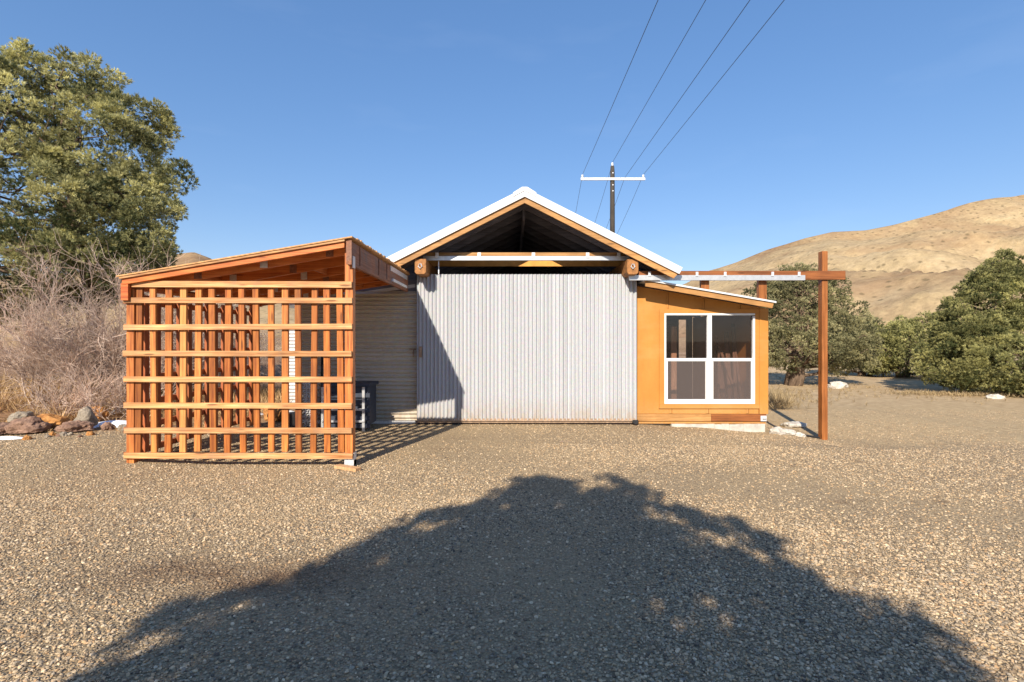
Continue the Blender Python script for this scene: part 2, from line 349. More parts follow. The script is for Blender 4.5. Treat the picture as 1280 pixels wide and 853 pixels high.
# ------------------------------------------------------------------ ground
def ss(a, b, x): t = np.clip((x-a)/(b-a), 0, 1); return t*t*(3-2*t)
_ph = RNG.uniform(0, 6.28, (10, 2)); _k = RNG.uniform(.3, 1.6, (10, 2))*np.sign(RNG.uniform(-1, 1, (10, 2)))
def gz(x, y):
    x = np.asarray(x, float); y = np.asarray(y, float)
    z = -.05*ss(2.2, 3.2, x)*ss(6.5, 9.0, y)-.10*ss(3.2, 4.6, x)*ss(6.5, 9.0, y)-.09*ss(4.7, 5.6, x)*ss(6.5, 9.0, y) - .12*ss(9, 22, y)*ss(2, 8, x)
    z += .05*ss(-3.4, -4.6, x)*ss(4.5, 6, y) + .25*ss(-5.5, -11, x)*ss(8.2, 12, y) - .035*ss(6.5,9.2,y)
    und = sum(np.sin(_k[i,0]*x+_ph[i,0])*np.sin(_k[i,1]*y+_ph[i,1]) for i in range(10))
    z += und*.006*(1-.8*ss(5.5, 8, y)*(np.abs(x+.0) < 5)) + .03*und*ss(16, 40, y)
    return z
def grid_ground():
    def axis(pts):
        out = []
        for a, b, n in pts: out += list(np.linspace(a, b, n, endpoint=False))
        out.append(pts[-1][1]); return np.array(out)
    xs = axis([(-900,-60,14),(-60,-12,30),(-12,12,160),(12,60,40),(60,900,14)])
    ys = axis([(-900,-20,10),(-20,0,20),(0,14,110),(14,50,60),(50,900,20)])
    X, Y = np.meshgrid(xs, ys); Z = gz(X, Y)
    V = np.stack([X, Y, Z], -1).reshape(-1, 3); nx = len(xs); i, j = np.meshgrid(np.arange(len(ys)-1), np.arange(nx-1), indexing='ij')
    a = (i*nx+j).ravel(); F = np.stack([a, a+1, a+nx+1, a+nx], 1)
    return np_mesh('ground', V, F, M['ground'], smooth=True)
tag(grid_ground(), kind='structure')

# loose pebbles lying on the yard (one uncountable mass)
def pebbles():
    pts = []
    def region(y0, y1, dens, spread):
        A = 2*spread*(y1*y1-y0*y0)/2; n = int(A*dens)
        y = np.sqrt(RNG.uniform(y0*y0, y1*y1, n)); x = RNG.uniform(-1, 1, n)*y*spread
        return x, y
    X = []; Y = []
    for a in ((1.5, 3.2, 7500, 1.12), (3.2, 5.0, 5200, 1.08), (5.0, 7.5, 2800, 1.06), (7.5, 13.5, 1000, 1.05)):
        x, y = region(*a); X.append(x); Y.append(y)
    x = np.concatenate(X); y = np.concatenate(Y)
    bare = np.array([mn.noise(Vector((a*.45, b*.45, 2.2))) for a, b in zip(x, y)])   # thinner cover where dirt shows
    keep = RNG.uniform(0, 1, len(x)) > np.clip(.2+bare*1.8, 0, .78)
    keep &= ~((x > 4.6) & (y > 8.6+RNG.uniform(0, 6, len(x)))); keep &= ~((y > 8.3) & (x < -4.6)); keep &= ~((y > 9.45) & (x > -4.2) & (x < 4.75))
    x, y = x[keep], y[keep]
    me = bpy.data.meshes.new('gravel'); me.vertices.add(len(x)); me.vertices.foreach_set('co', np.stack([x, y, gz(x, y)+.003], 1).astype(np.float32).ravel()); me.update()
    o = bpy.data.objects.new('gravel', me); C.objects.link(o); me.materials.append(M['pebble'])
    ng = bpy.data.node_groups.new('scatter_pebbles', 'GeometryNodeTree')
    ng.interface.new_socket('Geometry', in_out='INPUT', socket_type='NodeSocketGeometry'); ng.interface.new_socket('Geometry', in_out='OUTPUT', socket_type='NodeSocketGeometry')
    N = ng.nodes.new; L = ng.links.new
    gi = N('NodeGroupInput'); go = N('NodeGroupOutput'); ins = N('GeometryNodeInstanceOnPoints'); m2p = N('GeometryNodeMeshToPoints')
    jn = N('GeometryNodeJoinGeometry')
    for q in range(4):
        ic = N('GeometryNodeMeshIcoSphere'); ic.inputs['Radius'].default_value = 1; ic.inputs['Subdivisions'].default_value = 2
        sp = N('GeometryNodeSetPosition'); nz_ = N('ShaderNodeTexNoise'); nz_.noise_dimensions = '4D'; nz_.inputs['W'].default_value = q*7.3; nz_.inputs['Scale'].default_value = .9+.25*q; nz_.inputs['Detail'].default_value = 1
        sb = N('ShaderNodeVectorMath'); sb.operation = 'SUBTRACT'; sb.inputs[1].default_value = (.5,.5,.5)
        sc = N('ShaderNodeVectorMath'); sc.operation = 'SCALE'; sc.inputs['Scale'].default_value = 1.15
        L(nz_.outputs['Color'], sb.inputs[0]); L(sb.outputs[0], sc.inputs[0]); L(ic.outputs[0], sp.inputs[0]); L(sc.outputs[0], sp.inputs['Offset'])
        sm = N('GeometryNodeSetMaterial'); sm.inputs[2].default_value = M['pebble']; L(sp.outputs[0], sm.inputs[0])
        g2 = N('GeometryNodeGeometryToInstance'); L(sm.outputs[0], g2.inputs[0]); L(g2.outputs[0], jn.inputs[0])
    def rv(t, lo, hi, seed):
        r = N('FunctionNodeRandomValue'); r.data_type = t; r.inputs['Seed'].default_value = seed
        k = 0 if t == 'FLOAT_VECTOR' else 2
        r.inputs[k].default_value = lo; r.inputs[k+1].default_value = hi; return r.outputs[0 if t == 'FLOAT_VECTOR' else 1]
    rot = rv('FLOAT_VECTOR', (-.35,-.35,0), (.35,.35,6.28), 1); shp = rv('FLOAT_VECTOR', (.6,.55,.3), (1.15,.95,.62), 2)
    siz = N('ShaderNodeMath'); siz.operation = 'POWER'; L(rv('FLOAT', 0., 1., 3), siz.inputs[0]); siz.inputs[1].default_value = 3.6
    mr = N('ShaderNodeMapRange'); mr.inputs[3].default_value = .0042; mr.inputs[4].default_value = .0135; L(siz.outputs[0], mr.inputs[0])
    mul = N('ShaderNodeVectorMath'); mul.operation = 'SCALE'; L(shp, mul.inputs[0]); L(mr.outputs[0], mul.inputs['Scale'])
    L(gi.outputs[0], m2p.inputs[0]); L(m2p.outputs[0], ins.inputs['Points']); L(jn.outputs[0], ins.inputs['Instance']); ins.inputs['Pick Instance'].default_value = True
    L(rot, ins.inputs['Rotation']); L(mul.outputs[0], ins.inputs['Scale']); L(ins.outputs[0], go.inputs[0])
    md = o.modifiers.new('scatter', 'NODES'); md.node_group = ng
    print('pebbles', len(x)); return o
tag(pebbles(), 'loose tan and grey gravel covering the yard', 'gravel', kind='stuff')

# ------------------------------------------------------------------ hills
def fbm(x, y, s, o=5, seed=0.): 
    v = 0; a = 1; f = 1/s
    for i in range(o): v += a*mn.noise(Vector((x*f+seed, y*f, i*3.7))); a *= .5; f *= 2.03
    return v
def hills():
    sky_pts = [(-3000,300),(-1400,260),(-500,330),(-200,340),(60,345),(170,330),(214,317),(242,314),(262,322),(300,345),(420,385),(560,400),(760,395),(860,352),(880,339),(918,328),(959,311),(1006,296),(1040,288),(1082,286),(1117,279),(1165,266),(1212,252),(1280,241),(1500,215),(1900,230),(2600,270),(4200,300)]
    px = np.array([a for a, _ in sky_pts]); py = np.array([b for _, b in sky_pts])
    us = np.concatenate([np.linspace(-3000, -100, 90), np.linspace(-90, 1500, 330), np.linspace(1510, 4200, 80)])
    rs = np.linspace(0, 1, 90)
    V = []
    for u in us:
        q = np.interp(u, px, py); dcrest = 300 + 60*math.sin(u*.004)
        if u < 500: dcrest = 190
        H = (426.5-q)*dcrest/640+1.5
        for t in rs:
            d = 62 + (dcrest-62)*1.25*t
            tt = (d-62)/(dcrest-62)
            z = H*(tt**1.25 if tt < 1 else 1-2.2*(tt-1)**2-(tt-1)*.6)
            x = (u-640)/640*d
            # gullies and folds fade in above the foot and out at the crest
            k = max(0, min(1, tt*3))*max(0, 1-tt)**.5
            z += k*H*(0.17*fbm(x, d, 75, 5, 3.)-.34*(1-min(1, 2.0*abs(fbm(x+d*.35, d*.25, 60, 3, 9.))))+.035*fbm(x, d, 14, 4, 5.))
            if u > 900 and u < 2600:    # a spur that runs down from the upper right
                xs = 640+ (x/d)*640; yl = np.interp(xs, [1020,1143,1210,1275,1500,1900], [400,337,302,277,200,150])
                dr = 190; zr = (426.5-yl)*dr/640
                spur = zr*math.exp(-((d-dr)/(30 if d < dr else 46))**2)*min(1, max(0, (xs-1000)/140))*.98
                z = math.log(math.exp(z/3)+math.exp(spur/3))*3 - 2.0*math.exp(-abs(z-spur)/3)*0.69
            V.append((x, d, max(z, -2)+(-.6 if t == 0 else 0)))
    n = len(rs); i, j = np.meshgrid(np.arange(len(us)-1), np.arange(n-1), indexing='ij'); a = (i*n+j).ravel()
    F = np.stack([a, a+n, a+n+1, a+1], 1)
    return np_mesh('hills', V, F, M['hill'], smooth=True)
tag(hills(), kind='structure')

# ------------------------------------------------------------------ shed
WY = 9.5      # face of the front wall
shed = thing('shed', 'corrugated metal gabled shed with a big sliding door and an ochre lean-to', 'shed', loc=(.2, WY, 0))
def part(mb, name, mat, parent=None, **k):
    o = mb.build(name, mat, parent, **k)
    if parent is not None:
        off = parent.location if parent.parent is None else Vector((0,0,0))
        if parent.parent is None: o.data.transform(__import__('mathutils').Matrix.Translation(-off))
    return o
def sub(mb, name, mat, parent, **k):       # sub-part of a part whose mesh already sits in the thing's local space
    o = mb.build(name, mat, parent, **k); root = parent.parent
    if root: o.data.transform(__import__('mathutils').Matrix.Translation(-root.location))
    return o
BY = 15.8; XL, XR = -1.74, 2.30; RX, RZ, SL = .22, 4.15, .505
def roofz(x): return RZ-abs(x-RX)*SL
FY = 8.85                                  # front edge of the gable roof
# side, back and inner walls of the tall part
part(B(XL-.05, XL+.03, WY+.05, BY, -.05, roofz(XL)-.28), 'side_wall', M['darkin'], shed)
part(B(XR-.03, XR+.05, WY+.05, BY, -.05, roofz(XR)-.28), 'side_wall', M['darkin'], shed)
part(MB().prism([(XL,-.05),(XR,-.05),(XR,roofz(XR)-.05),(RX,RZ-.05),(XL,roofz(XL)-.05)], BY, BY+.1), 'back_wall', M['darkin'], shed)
part(B(XL-2.4, XR+2.4, WY+.06, BY, -.06, -.01), 'floor_slab', M['concrete'], shed)
# roof: white ribbed metal on dark sheathing
EX = 2.73
for s in (-1, 1):
    a = Vector((RX, 0, RZ)); e = Vector((RX+s*EX, 0, RZ-EX*SL)); nrm = Vector((s*SL, 0, 1)).normalized()
    zv = lambda t: Vector((0,0,t/nrm.z))
    mb = MB(); n = 26
    prof = []
    q = [(a-nrm*.0), e, e-nrm*.125, a-zv(.135)]      # metal with turned down rake trim
    poly = [(v.x, v.z) for v in q]
    if s < 0: poly = poly[::-1]
    mb.prism(poly[::-1], FY, FY+.03)
    p1 = [(v.x, v.z) for v in (a, e, e-nrm*.03, a-zv(.03))]
    if s < 0: p1 = p1[::-1]
    mb.prism(p1[::-1], FY+.03, BY+.5)
    for k in range(17):                              # standing ribs
        y = FY+.2+k*.43; mb.bar((a.x, y, a.z+.012), (e.x, y, e.z+.012), .03, .03)
    part(mb, 'roof_panel', M['roofmetal'], shed)
    p2 = [(v.x, v.z) for v in (a-zv(.034), e-nrm*.034, e-nrm*.052, a-zv(.052))]
    if s < 0: p2 = p2[::-1]
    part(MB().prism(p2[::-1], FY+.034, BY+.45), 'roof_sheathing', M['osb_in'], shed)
    # barge board behind the trim
    q = [a-zv(.06), e-nrm*.06, e-nrm*.205+Vector((-s*.05,0,0)), a-zv(.225)]
    p3 = [(v.x, v.z) for v in q]
    if s < 0: p3 = p3[::-1]
    part(MB().prism(p3[::-1], FY+.035, FY+.075), 'barge_board', M['barge'], shed)
    for k in range(11):
        y = FY+.62+k*.6
        q = [a-zv(.054), e-nrm*.054, e-nrm*.17, a-zv(.18)]; p4 = [(v.x, v.z) for v in q]
        if s < 0: p4 = p4[::-1]
        part(MB().prism(p4[::-1], y, y+.045), 'rafter', M['rafter'], shed)
# ridge cap with blunt top
part(MB().prism([(RX-.2,RZ-.085),(RX-.2,RZ-.155),(RX,RZ-.05),(RX+.2,RZ-.155),(RX+.2,RZ-.085),(RX+.045,RZ+.012),(RX-.045,RZ+.012)], FY-.012, BY+.5), 'ridge_cap', M['roofmetal'], shed)
part(B(RX-.022, RX+.022, FY+.66, BY, RZ-.40, RZ-.06), 'ridge_board', M['rafter'], shed)
# eave beams whose ends poke out with a hook plate
for bx in (-1.60, 2.11):
    bz = 2.80 if bx < 0 else 2.795
    b = MB(); h = .135; wd = .10; ch = .035
    poly = [(bx-wd+ch,bz-h),(bx+wd-ch,bz-h),(bx+wd,bz-h+ch),(bx+wd,bz+h),(bx-wd,bz+h),(bx-wd,bz-h+ch)]
    b.prism(poly, FY+.09, BY); bm_ = part(b, 'eave_beam', M['endgrain'], shed, bevel=.008)
    sub(MB().tube([(bx-.01, FY+.07, bz+.05),(bx-.035, FY+.075, bz),(bx, FY+.07, bz-.035),(bx+.03, FY+.075, bz),(bx+.01, FY+.07, bz+.05)], .011, 6), 'hook', M['steel'], bm_)
part(B(XL+.02, XR-.02, 10.0, 10.06, 2.96, 3.19), 'header', M['header'], shed)
part(B(XL-.02, XL+.12, WY+.06, WY+.2, 0, 2.66), 'door_jamb', M['rafter'], shed)
part(B(XR-.12, XR+.02, WY+.06, WY+.2, 0, 2.66), 'door_jamb', M['rafter'], shed)
# inner track for the sliding door and the board above it
TY = 9.25
tk = part(B(-1.60, 2.12, TY-.03, TY+.03, 2.955, 3.03), 'door_track', M['track'], shed)
part(B(-1.55, 2.05, TY+.032, TY+.07, 3.045, 3.105), 'track_board', M['barge'], shed)
for bx in (-1.35, -.59, .385, 1.36, 1.92):
    sub(MB().box(bx-.03, bx+.03, TY-.045, TY-.031, 3.0, 3.09).box(bx-.03, bx+.03, TY-.031, TY+.03, 3.031, 3.04), 'track_bracket', M['steel'], tk)
for bx in (-1.33,): sub(MB().box(bx-.008, bx+.008, TY+.035, TY+.045, 2.72, 2.95), 'hanger_strap', M['steel'], tk)

def corrugated(x0, x1, z0, z1, y, pitch, amp, vertical=True, ztop=None):
    L_ = (x1-x0) if vertical else (z1-z0); n = int(L_/pitch*10)
    t = np.linspace(0, L_, n+1); yy = y+amp*np.sin(2*np.pi*t/pitch)
    # slight overlaps between sheets
    sheet = (t//.66); yy = yy - .004*(sheet%2) + .002*np.sin(t*3.1)
    if vertical:
        A = [(x0+a, b, z0) for a, b in zip(t, yy)]; Bv = [(x0+a, b, z1) for a, b in zip(t, yy)]
    else:
        A = [(x0, b, z0+a) for a, b in zip(t, yy)]; Bv = [((x1 if ztop is None else ztop(z0+a)), b, z0+a) for a, b in zip(t, yy)]
    V = A+Bv; k = n+1
    F = [(i, i+1, i+1+k, i+k) for i in range(n)]
    if not vertical: F = [f[::-1] for f in F]
    mb = MB(); mb.add(V, F); return mb
# sliding door
DY = 9.36
dr = part(corrugated(-1.738, 2.285, .055, 2.72, DY, .0705, .018), 'sliding_door', M['galv'], shed)
dr['label'] = 'large sliding door of pale corrugated metal'
sol = dr.modifiers.new('sheet', 'SOLIDIFY'); sol.thickness = .002; sol.use_rim = False
dr.data.polygons.foreach_set('use_smooth', [True]*len(dr.data.polygons))
sub(B(-1.73, 2.28, DY+.02, DY+.06, .0, .062), 'bottom_rail', M['rust'], dr)
sub(MB().box(-1.73, 2.28, DY-.013, DY-.010, .035, .085), 'rust_strip', M['rust'], dr)
sub(MB().box(-1.73, 2.28, DY+.02, DY+.06, 2.6, 2.70).box(-1.73,-1.65,DY+.02,DY+.06,.07,2.6).box(2.2,2.28,DY+.02,DY+.06,.07,2.6), 'door_frame', M['rafter'], dr)
sub(MB().tube([(-1.67,DY-.02,1.36),(-1.67,DY-.06,1.35),(-1.67,DY-.06,1.24),(-1.67,DY-.02,1.23)], .012, 8).box(-1.70,-1.64,DY-.022,DY-.014,1.2,1.40), 'door_handle', M['rust'], dr)
sub(MB().box(2.20,2.30,DY-.03,DY+.03,.0,.06).tube([(2.25,DY-.05,.02),(2.25,DY+.02,.02)], .035, 12), 'floor_guide', M['black'], dr)
for hx in ():
    sub(MB().box(hx-.02, hx+.02, DY-.03, DY-.022, 2.62, 2.96), 'door_hanger', M['track'], dr) if hx > 5 else None
part(B(-1.74, 2.3, 9.43, 9.52, -.08, -.012), 'door_sill', M['darkin'], shed)

# left wing: horizontal corrugated wall
WL = -3.99
lw = part(corrugated(WL, XL-.02, .03, 2.42, WY, .0762, .019, False), 'corrugated_wall', M['galv_h'], shed)
part(MB().prism([(-4.15,2.2),(XL-.03,2.40),(XL-.03,2.64),(-4.15,2.24)], WY+.03, WY+.07), 'gable_filler', M['rafter'], shed)
lw.data.polygons.foreach_set('use_smooth', [True]*len(lw.data.polygons))
s_ = lw.modifiers.new('sheet', 'SOLIDIFY'); s_.thickness = .002; s_.use_rim = False
sub(MB().tube([(-1.82,WY-.03,1.33),(-1.82,WY-.05,1.30),(-1.82,WY-.05,1.2)], .012, 6).box(-1.90,-1.78,WY-.035,WY-.02,1.335,1.36), 'latch', M['rust'], lw)
rw = part(corrugated(-5.0, -3.9, -.06, 1.72, 11.3, .0762, .016, False), 'added_lit_strip', M['galv_pale'], shed)  # added panel, set back into the sun to imitate the wing wall's lit strip
rw.data.polygons.foreach_set('use_smooth', [True]*len(rw.data.polygons)); rw['label'] = 'added pale corrugated panel standing in for the sunlit strip of the left wall'
s3 = rw.modifiers.new('sheet', 'SOLIDIFY'); s3.thickness = .002; s3.use_rim = False
part(B(-5.02, -3.9, 11.33, 11.38, 1.66, 1.74), 'added_strip_rail', M['rafter'], shed)  # top rail of the added panel
part(B(WL, XL-.06, WY+.02, WY+.06, -.06, .05), 'wall_plate', M['steel'], shed)
part(B(WL-.0, WL+.05, WY+.02, BY-1.5, -.05, 2.15), 'wing_side_wall', M['galv_h'], shed)
part(B(WL+.06, XL-.06, BY-1.55, BY-1.5, -.05, 2.2), 'wing_back_wall', M['galv_h'], shed)
part(MB().prism([(XL-.06,2.50),(XL-.06,2.56),(WL-.3,2.20),(WL-.3,2.14)], WY+.02, BY-1.3), 'wing_roof', M['roofmetal'], shed)

# right lean-to with ochre siding
LX0, LX1, LBY = 2.30, 4.72, 13.2
def lz(x): return 2.62-(x-2.30)*.172
wx0, wx1, wz0, wz1 = P(830,0,WY).x, P(943,0,WY).x, P(0,505,WY).z, P(0,392,WY).z
zt = lambda x: lz(x)-.10
mb = MB()
mb.prism([(LX0,.0),(wx0,.0),(wx0,zt(wx0)),(LX0,zt(LX0))], WY, WY+.09)
mb.prism([(wx0,wz1),(wx1,wz1),(wx1,zt(wx1)),(wx0,zt(wx0))], WY, WY+.09)
mb.prism([(wx0,.0),(wx1,.0),(wx1,wz0),(wx0,wz0)], WY, WY+.09)
mb.prism([(wx1,.0),(LX1,.0),(LX1,zt(LX1)),(wx1,zt(wx1))], WY, WY+.09)
part(mb, 'ochre_wall', M['ochre'], shed)
part(B(LX1-.06, LX1, WY+.092, LBY, -.1, zt(LX1)), 'lean_to_side_wall', M['ochre'], shed)
mb = MB()   # back wall with a tall slit opening
sx0, sx1, sz0, sz1 = 5.02-.0, 5.22, 1.2, 1.92
bx0, bx1 = LX0+.06, LX1-.07
sl0, sl1 = P(896,0,LBY).x, P(907,0,LBY).x
if sl1 > bx1: sl0, sl1 = bx1-.35, bx1-.15
mb.box(bx0, bx1, LBY, LBY+.05, -.05, 1.0).box(bx0, bx1, LBY, LBY+.05, 2.05, 2.25).box(bx0, sl0, LBY, LBY+.05, 1.0, 2.05).box(sl1, bx1, LBY, LBY+.05, 1.0, 2.05)
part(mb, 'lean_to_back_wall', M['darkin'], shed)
# battens, trim and corner board
tw = MB()
for bx in (P(834,0,WY).x, P(879,0,WY).x, P(924,0,WY).x):
    part(B(bx-.012, bx+.012, WY-.008, WY-.001, wz1+.10, zt(bx)-.02), 'batten', M['ochre'], shed)
for bx in (P(838,0,WY).x, P(884,0,WY).x, P(934,0,WY).x):
    part(B(bx-.02, bx+.02, WY-.008, WY-.001, .16, wz0-.10), 'batten', M['ochre'], shed)
for q in (834, 879, 924):
    bx = P(q,0,WY).x+.019; part(B(bx-.003, bx+.003, WY-.010, WY-.0015, wz1+.085, zt(bx)-.02), 'panel_joint', M['joint'], shed)
for q in (838, 884, 934):
    bx = P(q,0,WY).x+.026; part(B(bx-.003, bx+.003, WY-.010, WY-.0015, .15, wz0-.09), 'panel_joint', M['joint'], shed)
part(B(wx0-.10, wx1+.10, WY-.012, WY-.0015, wz0-.094, wz0-.0865), 'panel_joint', M['joint'], shed)
part(B(LX0+.01, LX1-.15, WY-.012, WY-.0015, .1455, .153), 'panel_joint', M['joint'], shed)
part(B(LX1-.147, LX1-.141, WY-.012, WY-.0015, .16, zt(LX1)-.01), 'panel_joint', M['joint'], shed)
part(B(LX1-.14, LX1+.02, WY-.03, WY-.002, .15, zt(LX1)+.0), 'corner_board', M['ochre'], shed)
part(MB().box(wx0-.09, wx1+.09, WY-.022, WY-.002, wz1+.002, wz1+.075).box(wx0-.09, wx1+.09, WY-.022, WY-.002, wz0-.085, wz0-.002)
     .box(wx0-.09, wx0-.002, WY-.02, WY-.003, wz0, wz1).box(wx1+.002, wx1+.09, WY-.02, WY-.003, wz0, wz1), 'window_trim', M['ochre'], shed)
part(B(LX0+.01, 3.68, WY-.035, WY-.002, .02, .145), 'skirting_board', M['barge'], shed)
so_ = part(B(3.683, LX1-.02, WY-.04, WY-.002, .015, .145), 'skirting_board', M['brown_x'], shed); so_['label'] = 'darker red skirting board on the right half'
part(MB().box(LX1-.13, LX1-.02, WY-.052, WY-.042, .02, .12).tube([(LX1-.10,WY-.07,.08),(LX1-.04,WY-.07,.08)], .02, 8), 'corner_bracket', M['steel'], shed)
part(B(LX0+.05, LX1-.02, WY-.01, WY+.08, -.03, .014), 'bottom_plate', M['ochre'], shed)
ft = MB(); xs = np.linspace(2.95, 4.68, 14)
for i in range(13):
    ft.box(xs[i], xs[i+1]-.0005, WY-.03-random.uniform(0,.02), WY+.1, -.3, -.032-random.uniform(0,.012))
part(ft, 'footing', M['concrete'], shed)
# window
wn = part(MB().box(wx0,wx1,WY-.03,WY+.05,wz1-.036,wz1).box(wx0,wx1,WY-.03,WY+.05,wz0,wz0+.05).box(wx0,wx0+.034,WY-.03,WY+.05,wz0+.05,wz1-.036).box(wx1-.034,wx1,WY-.03,WY+.05,wz0+.05,wz1-.05)
     .box((wx0+wx1)/2-.04,(wx0+wx1)/2+.04,WY-.028,WY+.05,wz0+.05,wz1-.036), 'window', M['vinyl'], shed, bevel=.004)
wzm = P(0,450,WY).z; xm = (wx0+wx1)/2
for (a, b) in ((wx0+.036, xm-.042), (xm+.042, wx1-.036)):
    sub(B(a, b, WY-.02, WY+.03, wzm-.025, wzm+.03), 'meeting_rail', M['vinyl'], wn)
    sub(MB().box(a, a+.03, WY-.012, WY+.02, wz0+.052, wzm-.027).box(b-.03, b, WY-.012, WY+.02, wz0+.052, wzm-.027).box(a+.031, b-.031, WY-.012, WY+.02, wz0+.052, wz0+.085), 'sash', M['vinyl'], wn)
    sub(B(a+.002, b-.002, WY+.022, WY+.027, wzm+.03, wz1-.038), 'pane', M['glass'], wn)
    sub(B(a+.032, b-.032, WY+.024, WY+.029, wz0+.087, wzm-.028), 'pane', M['glass'], wn)
    sub(MB().add([(a+.03,WY-.002,wz0+.086),(b-.03,WY-.002,wz0+.086),(b-.03,WY-.002,wzm-.026),(a+.03,WY-.002,wzm-.026)], [(0,1,2,3)]), 'insect_screen', M['screen'], wn)
# lean-to roof
LRX = 4.70
part(MB().prism([(XR+.06,lz(XR+.06)-.03),(LRX,lz(LRX)-.03),(LRX,lz(LRX)-.0),(XR+.06,lz(XR+.06)-.0)], 9.10, LBY+.3), 'lean_to_roof', M['roofmetal'], shed)
part(MB().prism([(XR+.08,lz(XR+.08)-.13),(LRX-.06,lz(LRX)-.12),(LRX-.03,lz(LRX)-.033),(XR+.08,lz(XR+.08)-.033)], 9.13, 9.17), 'lean_to_fascia', M['barge'], shed)
for k in range(6):
    y = 9.5+k*.6+.12
    part(MB().prism([(XR+.06,lz(XR)-.14),(LX1-.07,lz(LX1)-.14),(LX1-.07,lz(LX1)-.034),(XR+.06,lz(XR)-.034)], y, y+.045), 'lean_to_rafter', M['rafter'], shed)

# lumber standing inside behind the window
lum = thing('lumber', 'long planks leaning together behind the right window panes', 'lumber', loc=(4.0, 10.9, 0))
for i, (x0, x1, y, top, ww) in enumerate(((4.62,4.25,10.2,1.6,.05),(4.38,4.50,10.25,1.68,.09),(4.46,4.62,10.2,1.86,.06),(4.56,4.60,10.1,1.5,.04),(4.08,4.30,10.15,1.35,.04),(4.34,4.36,10.4,1.4,.10))):
    part(MB().bar((x0,y,0.0),(x1,y+.5,top),ww,.035, Vector((0,1,0))), 'plank', M['old_lumber'], lum)
bx_ = part(MB().box(3.72,3.80,9.75,9.85,.0,.50), 'wooden_block', M['lumber'], None); tag(bx_, 'small upright wood offcut inside the left window, bottom corner', 'wood block')
bx_.name = 'wood_offcut'
mir = part(MB().box(3.30,3.41,10.6,10.64,.0,1.80), 'board', M['lumber'], None); tag(mir, 'single narrow upright board seen behind the left window panes', 'board')

# ------------------------------------------------------------------ timber frame that carries the outer door track
fr = thing('track_frame', 'reddish brown post and cross beam carrying the outer sliding-door track', 'timber frame', loc=(5.6, 9.1, -.22))
px0 = P(1035,0,9.08).x
part(B(px0-.052, px0+.052, 9.167, 9.29, -.3, P(0,313,9.08).z), 'post', M['brown'], fr, bevel=.006)
part(B(P(798,0,9.15).x, P(1056,0,9.15).x, 9.125, 9.165, P(0,350,9.15).z, P(0,339,9.15).z), 'beam', M['brown_x'], fr, bevel=.005)
part(B(2.08, P(1005,0,9.1).x, 9.06, 9.12, P(0,350.5,9.1).z-.004, P(0,344.5,9.1).z), 'track', M['track'], fr)
for q in (811, 870, 905, 964, 997):
    x = P(q,0,9.1).x; part(MB().box(x-.022, x+.022, 9.045, 9.058, P(0,346,9.1).z, P(0,340.5,9.1).z), 'track_bracket', M['steel'], fr)
for q, yb in ((883.5, 371), (956, 383)):
    x = P(q,0,9.1).x; part(B(x-.072, x+.072, 9.17, 9.26, P(0,yb,9.1).z, P(0,340,9.1).z), 'stub_post', M['brown'], fr, bevel=.005)

# ------------------------------------------------------------------ carport with lattice sides
LY = 6.1
cp = thing('carport', 'open lean-to carport of orange stained lumber with lattice sides', 'carport', loc=(-3.2, LY, 0))
def X(px, d=LY): return (px-640)*d/640
def Z(py, d=LY): return 1.5-(py-426.5)*d/640
xl, xr = X(156.5), X(441.5)
def cz(x): return Z(299) + (x-X(435))*(Z(299)-Z(346.5))/(X(435)-X(152))   # top of the roof along x
BACK = 9.40
for i, yy in enumerate((356, 376, 409, 442.2, 474.3, 507, 538, 569.5)):
    x0 = X(167 if i == 0 else random.uniform(155.5,158.5)); x1 = X(random.uniform(440,442))
    dz_ = random.uniform(-.006,.006)
    a = (x0, LY-.019, Z(yy)+dz_); b = (x1, LY-.019, Z(yy)-dz_)
    part(MB().bar(a, b, .034, .066 if i else .075), 'lattice_rail', M['rail'], cp, bevel=.003)
for q in (172.7,191,209.5,228.3,246.7,265,283.5,302.3,320.5,338.7,356,372,391.5,408.7,425.5):
    x = X(q)+random.uniform(-.005,.005); t_ = random.uniform(-.009,.009)
    part(MB().bar((x-t_, LY+.019, Z(566)+random.uniform(-.012,.012)), (x+t_, LY+.019+t_, Z(358.5)), random.uniform(.068,.078), .036, Vector((0,1,0))), 'lattice_slat', M['slat'], cp, bevel=.003)
# posts: front left, front right, back left, back right
lz0 = lambda x, y: float(gz(x, y))
for (x, y, w_, top) in ((X(162.5), LY+.055, .092, cz(X(160))-.15), (X(436), LY+.055, .098, cz(X(436))-.14), (xl+.06, 9.0, .092, cz(xl)-.15)):
    base = lz0(x, y)+(.085 if x > -3 else -.05)
    part(B(x-w_/2, x+w_/2, y-.045 if y > 7 else LY+.001, y+.045, base, top), 'post', M['post'], cp, bevel=.004)
x = X(436.5); gzr = lz0(x, LY)
pb = part(MB().box(x-.056, x-.052, LY-.0, LY+.1, gzr+.01, gzr+.17).box(x+.052, x+.056, LY, LY+.1, gzr+.01, gzr+.17).box(x-.056, x+.056, LY-.006, LY-.002, gzr+.02, gzr+.13).box(x-.056, x+.056, LY, LY+.1, gzr+.008, gzr+.08), 'post_base', M['steel'], cp)
for dx in (-.02, .025): sub(MB().tube([(x+dx,LY-.013,gzr+.1),(x+dx,LY-.005,gzr+.1)], .007, 6), 'screw', M['black'], pb)
bl = MB().bar((x-.13, LY-.05, gzr+.025), (x+.17, LY-.20, gzr+.022), .09, .035).build('wood_offcut', M['lumber']); tag(bl, 'short pale board under the foot of the right carport post', 'board')
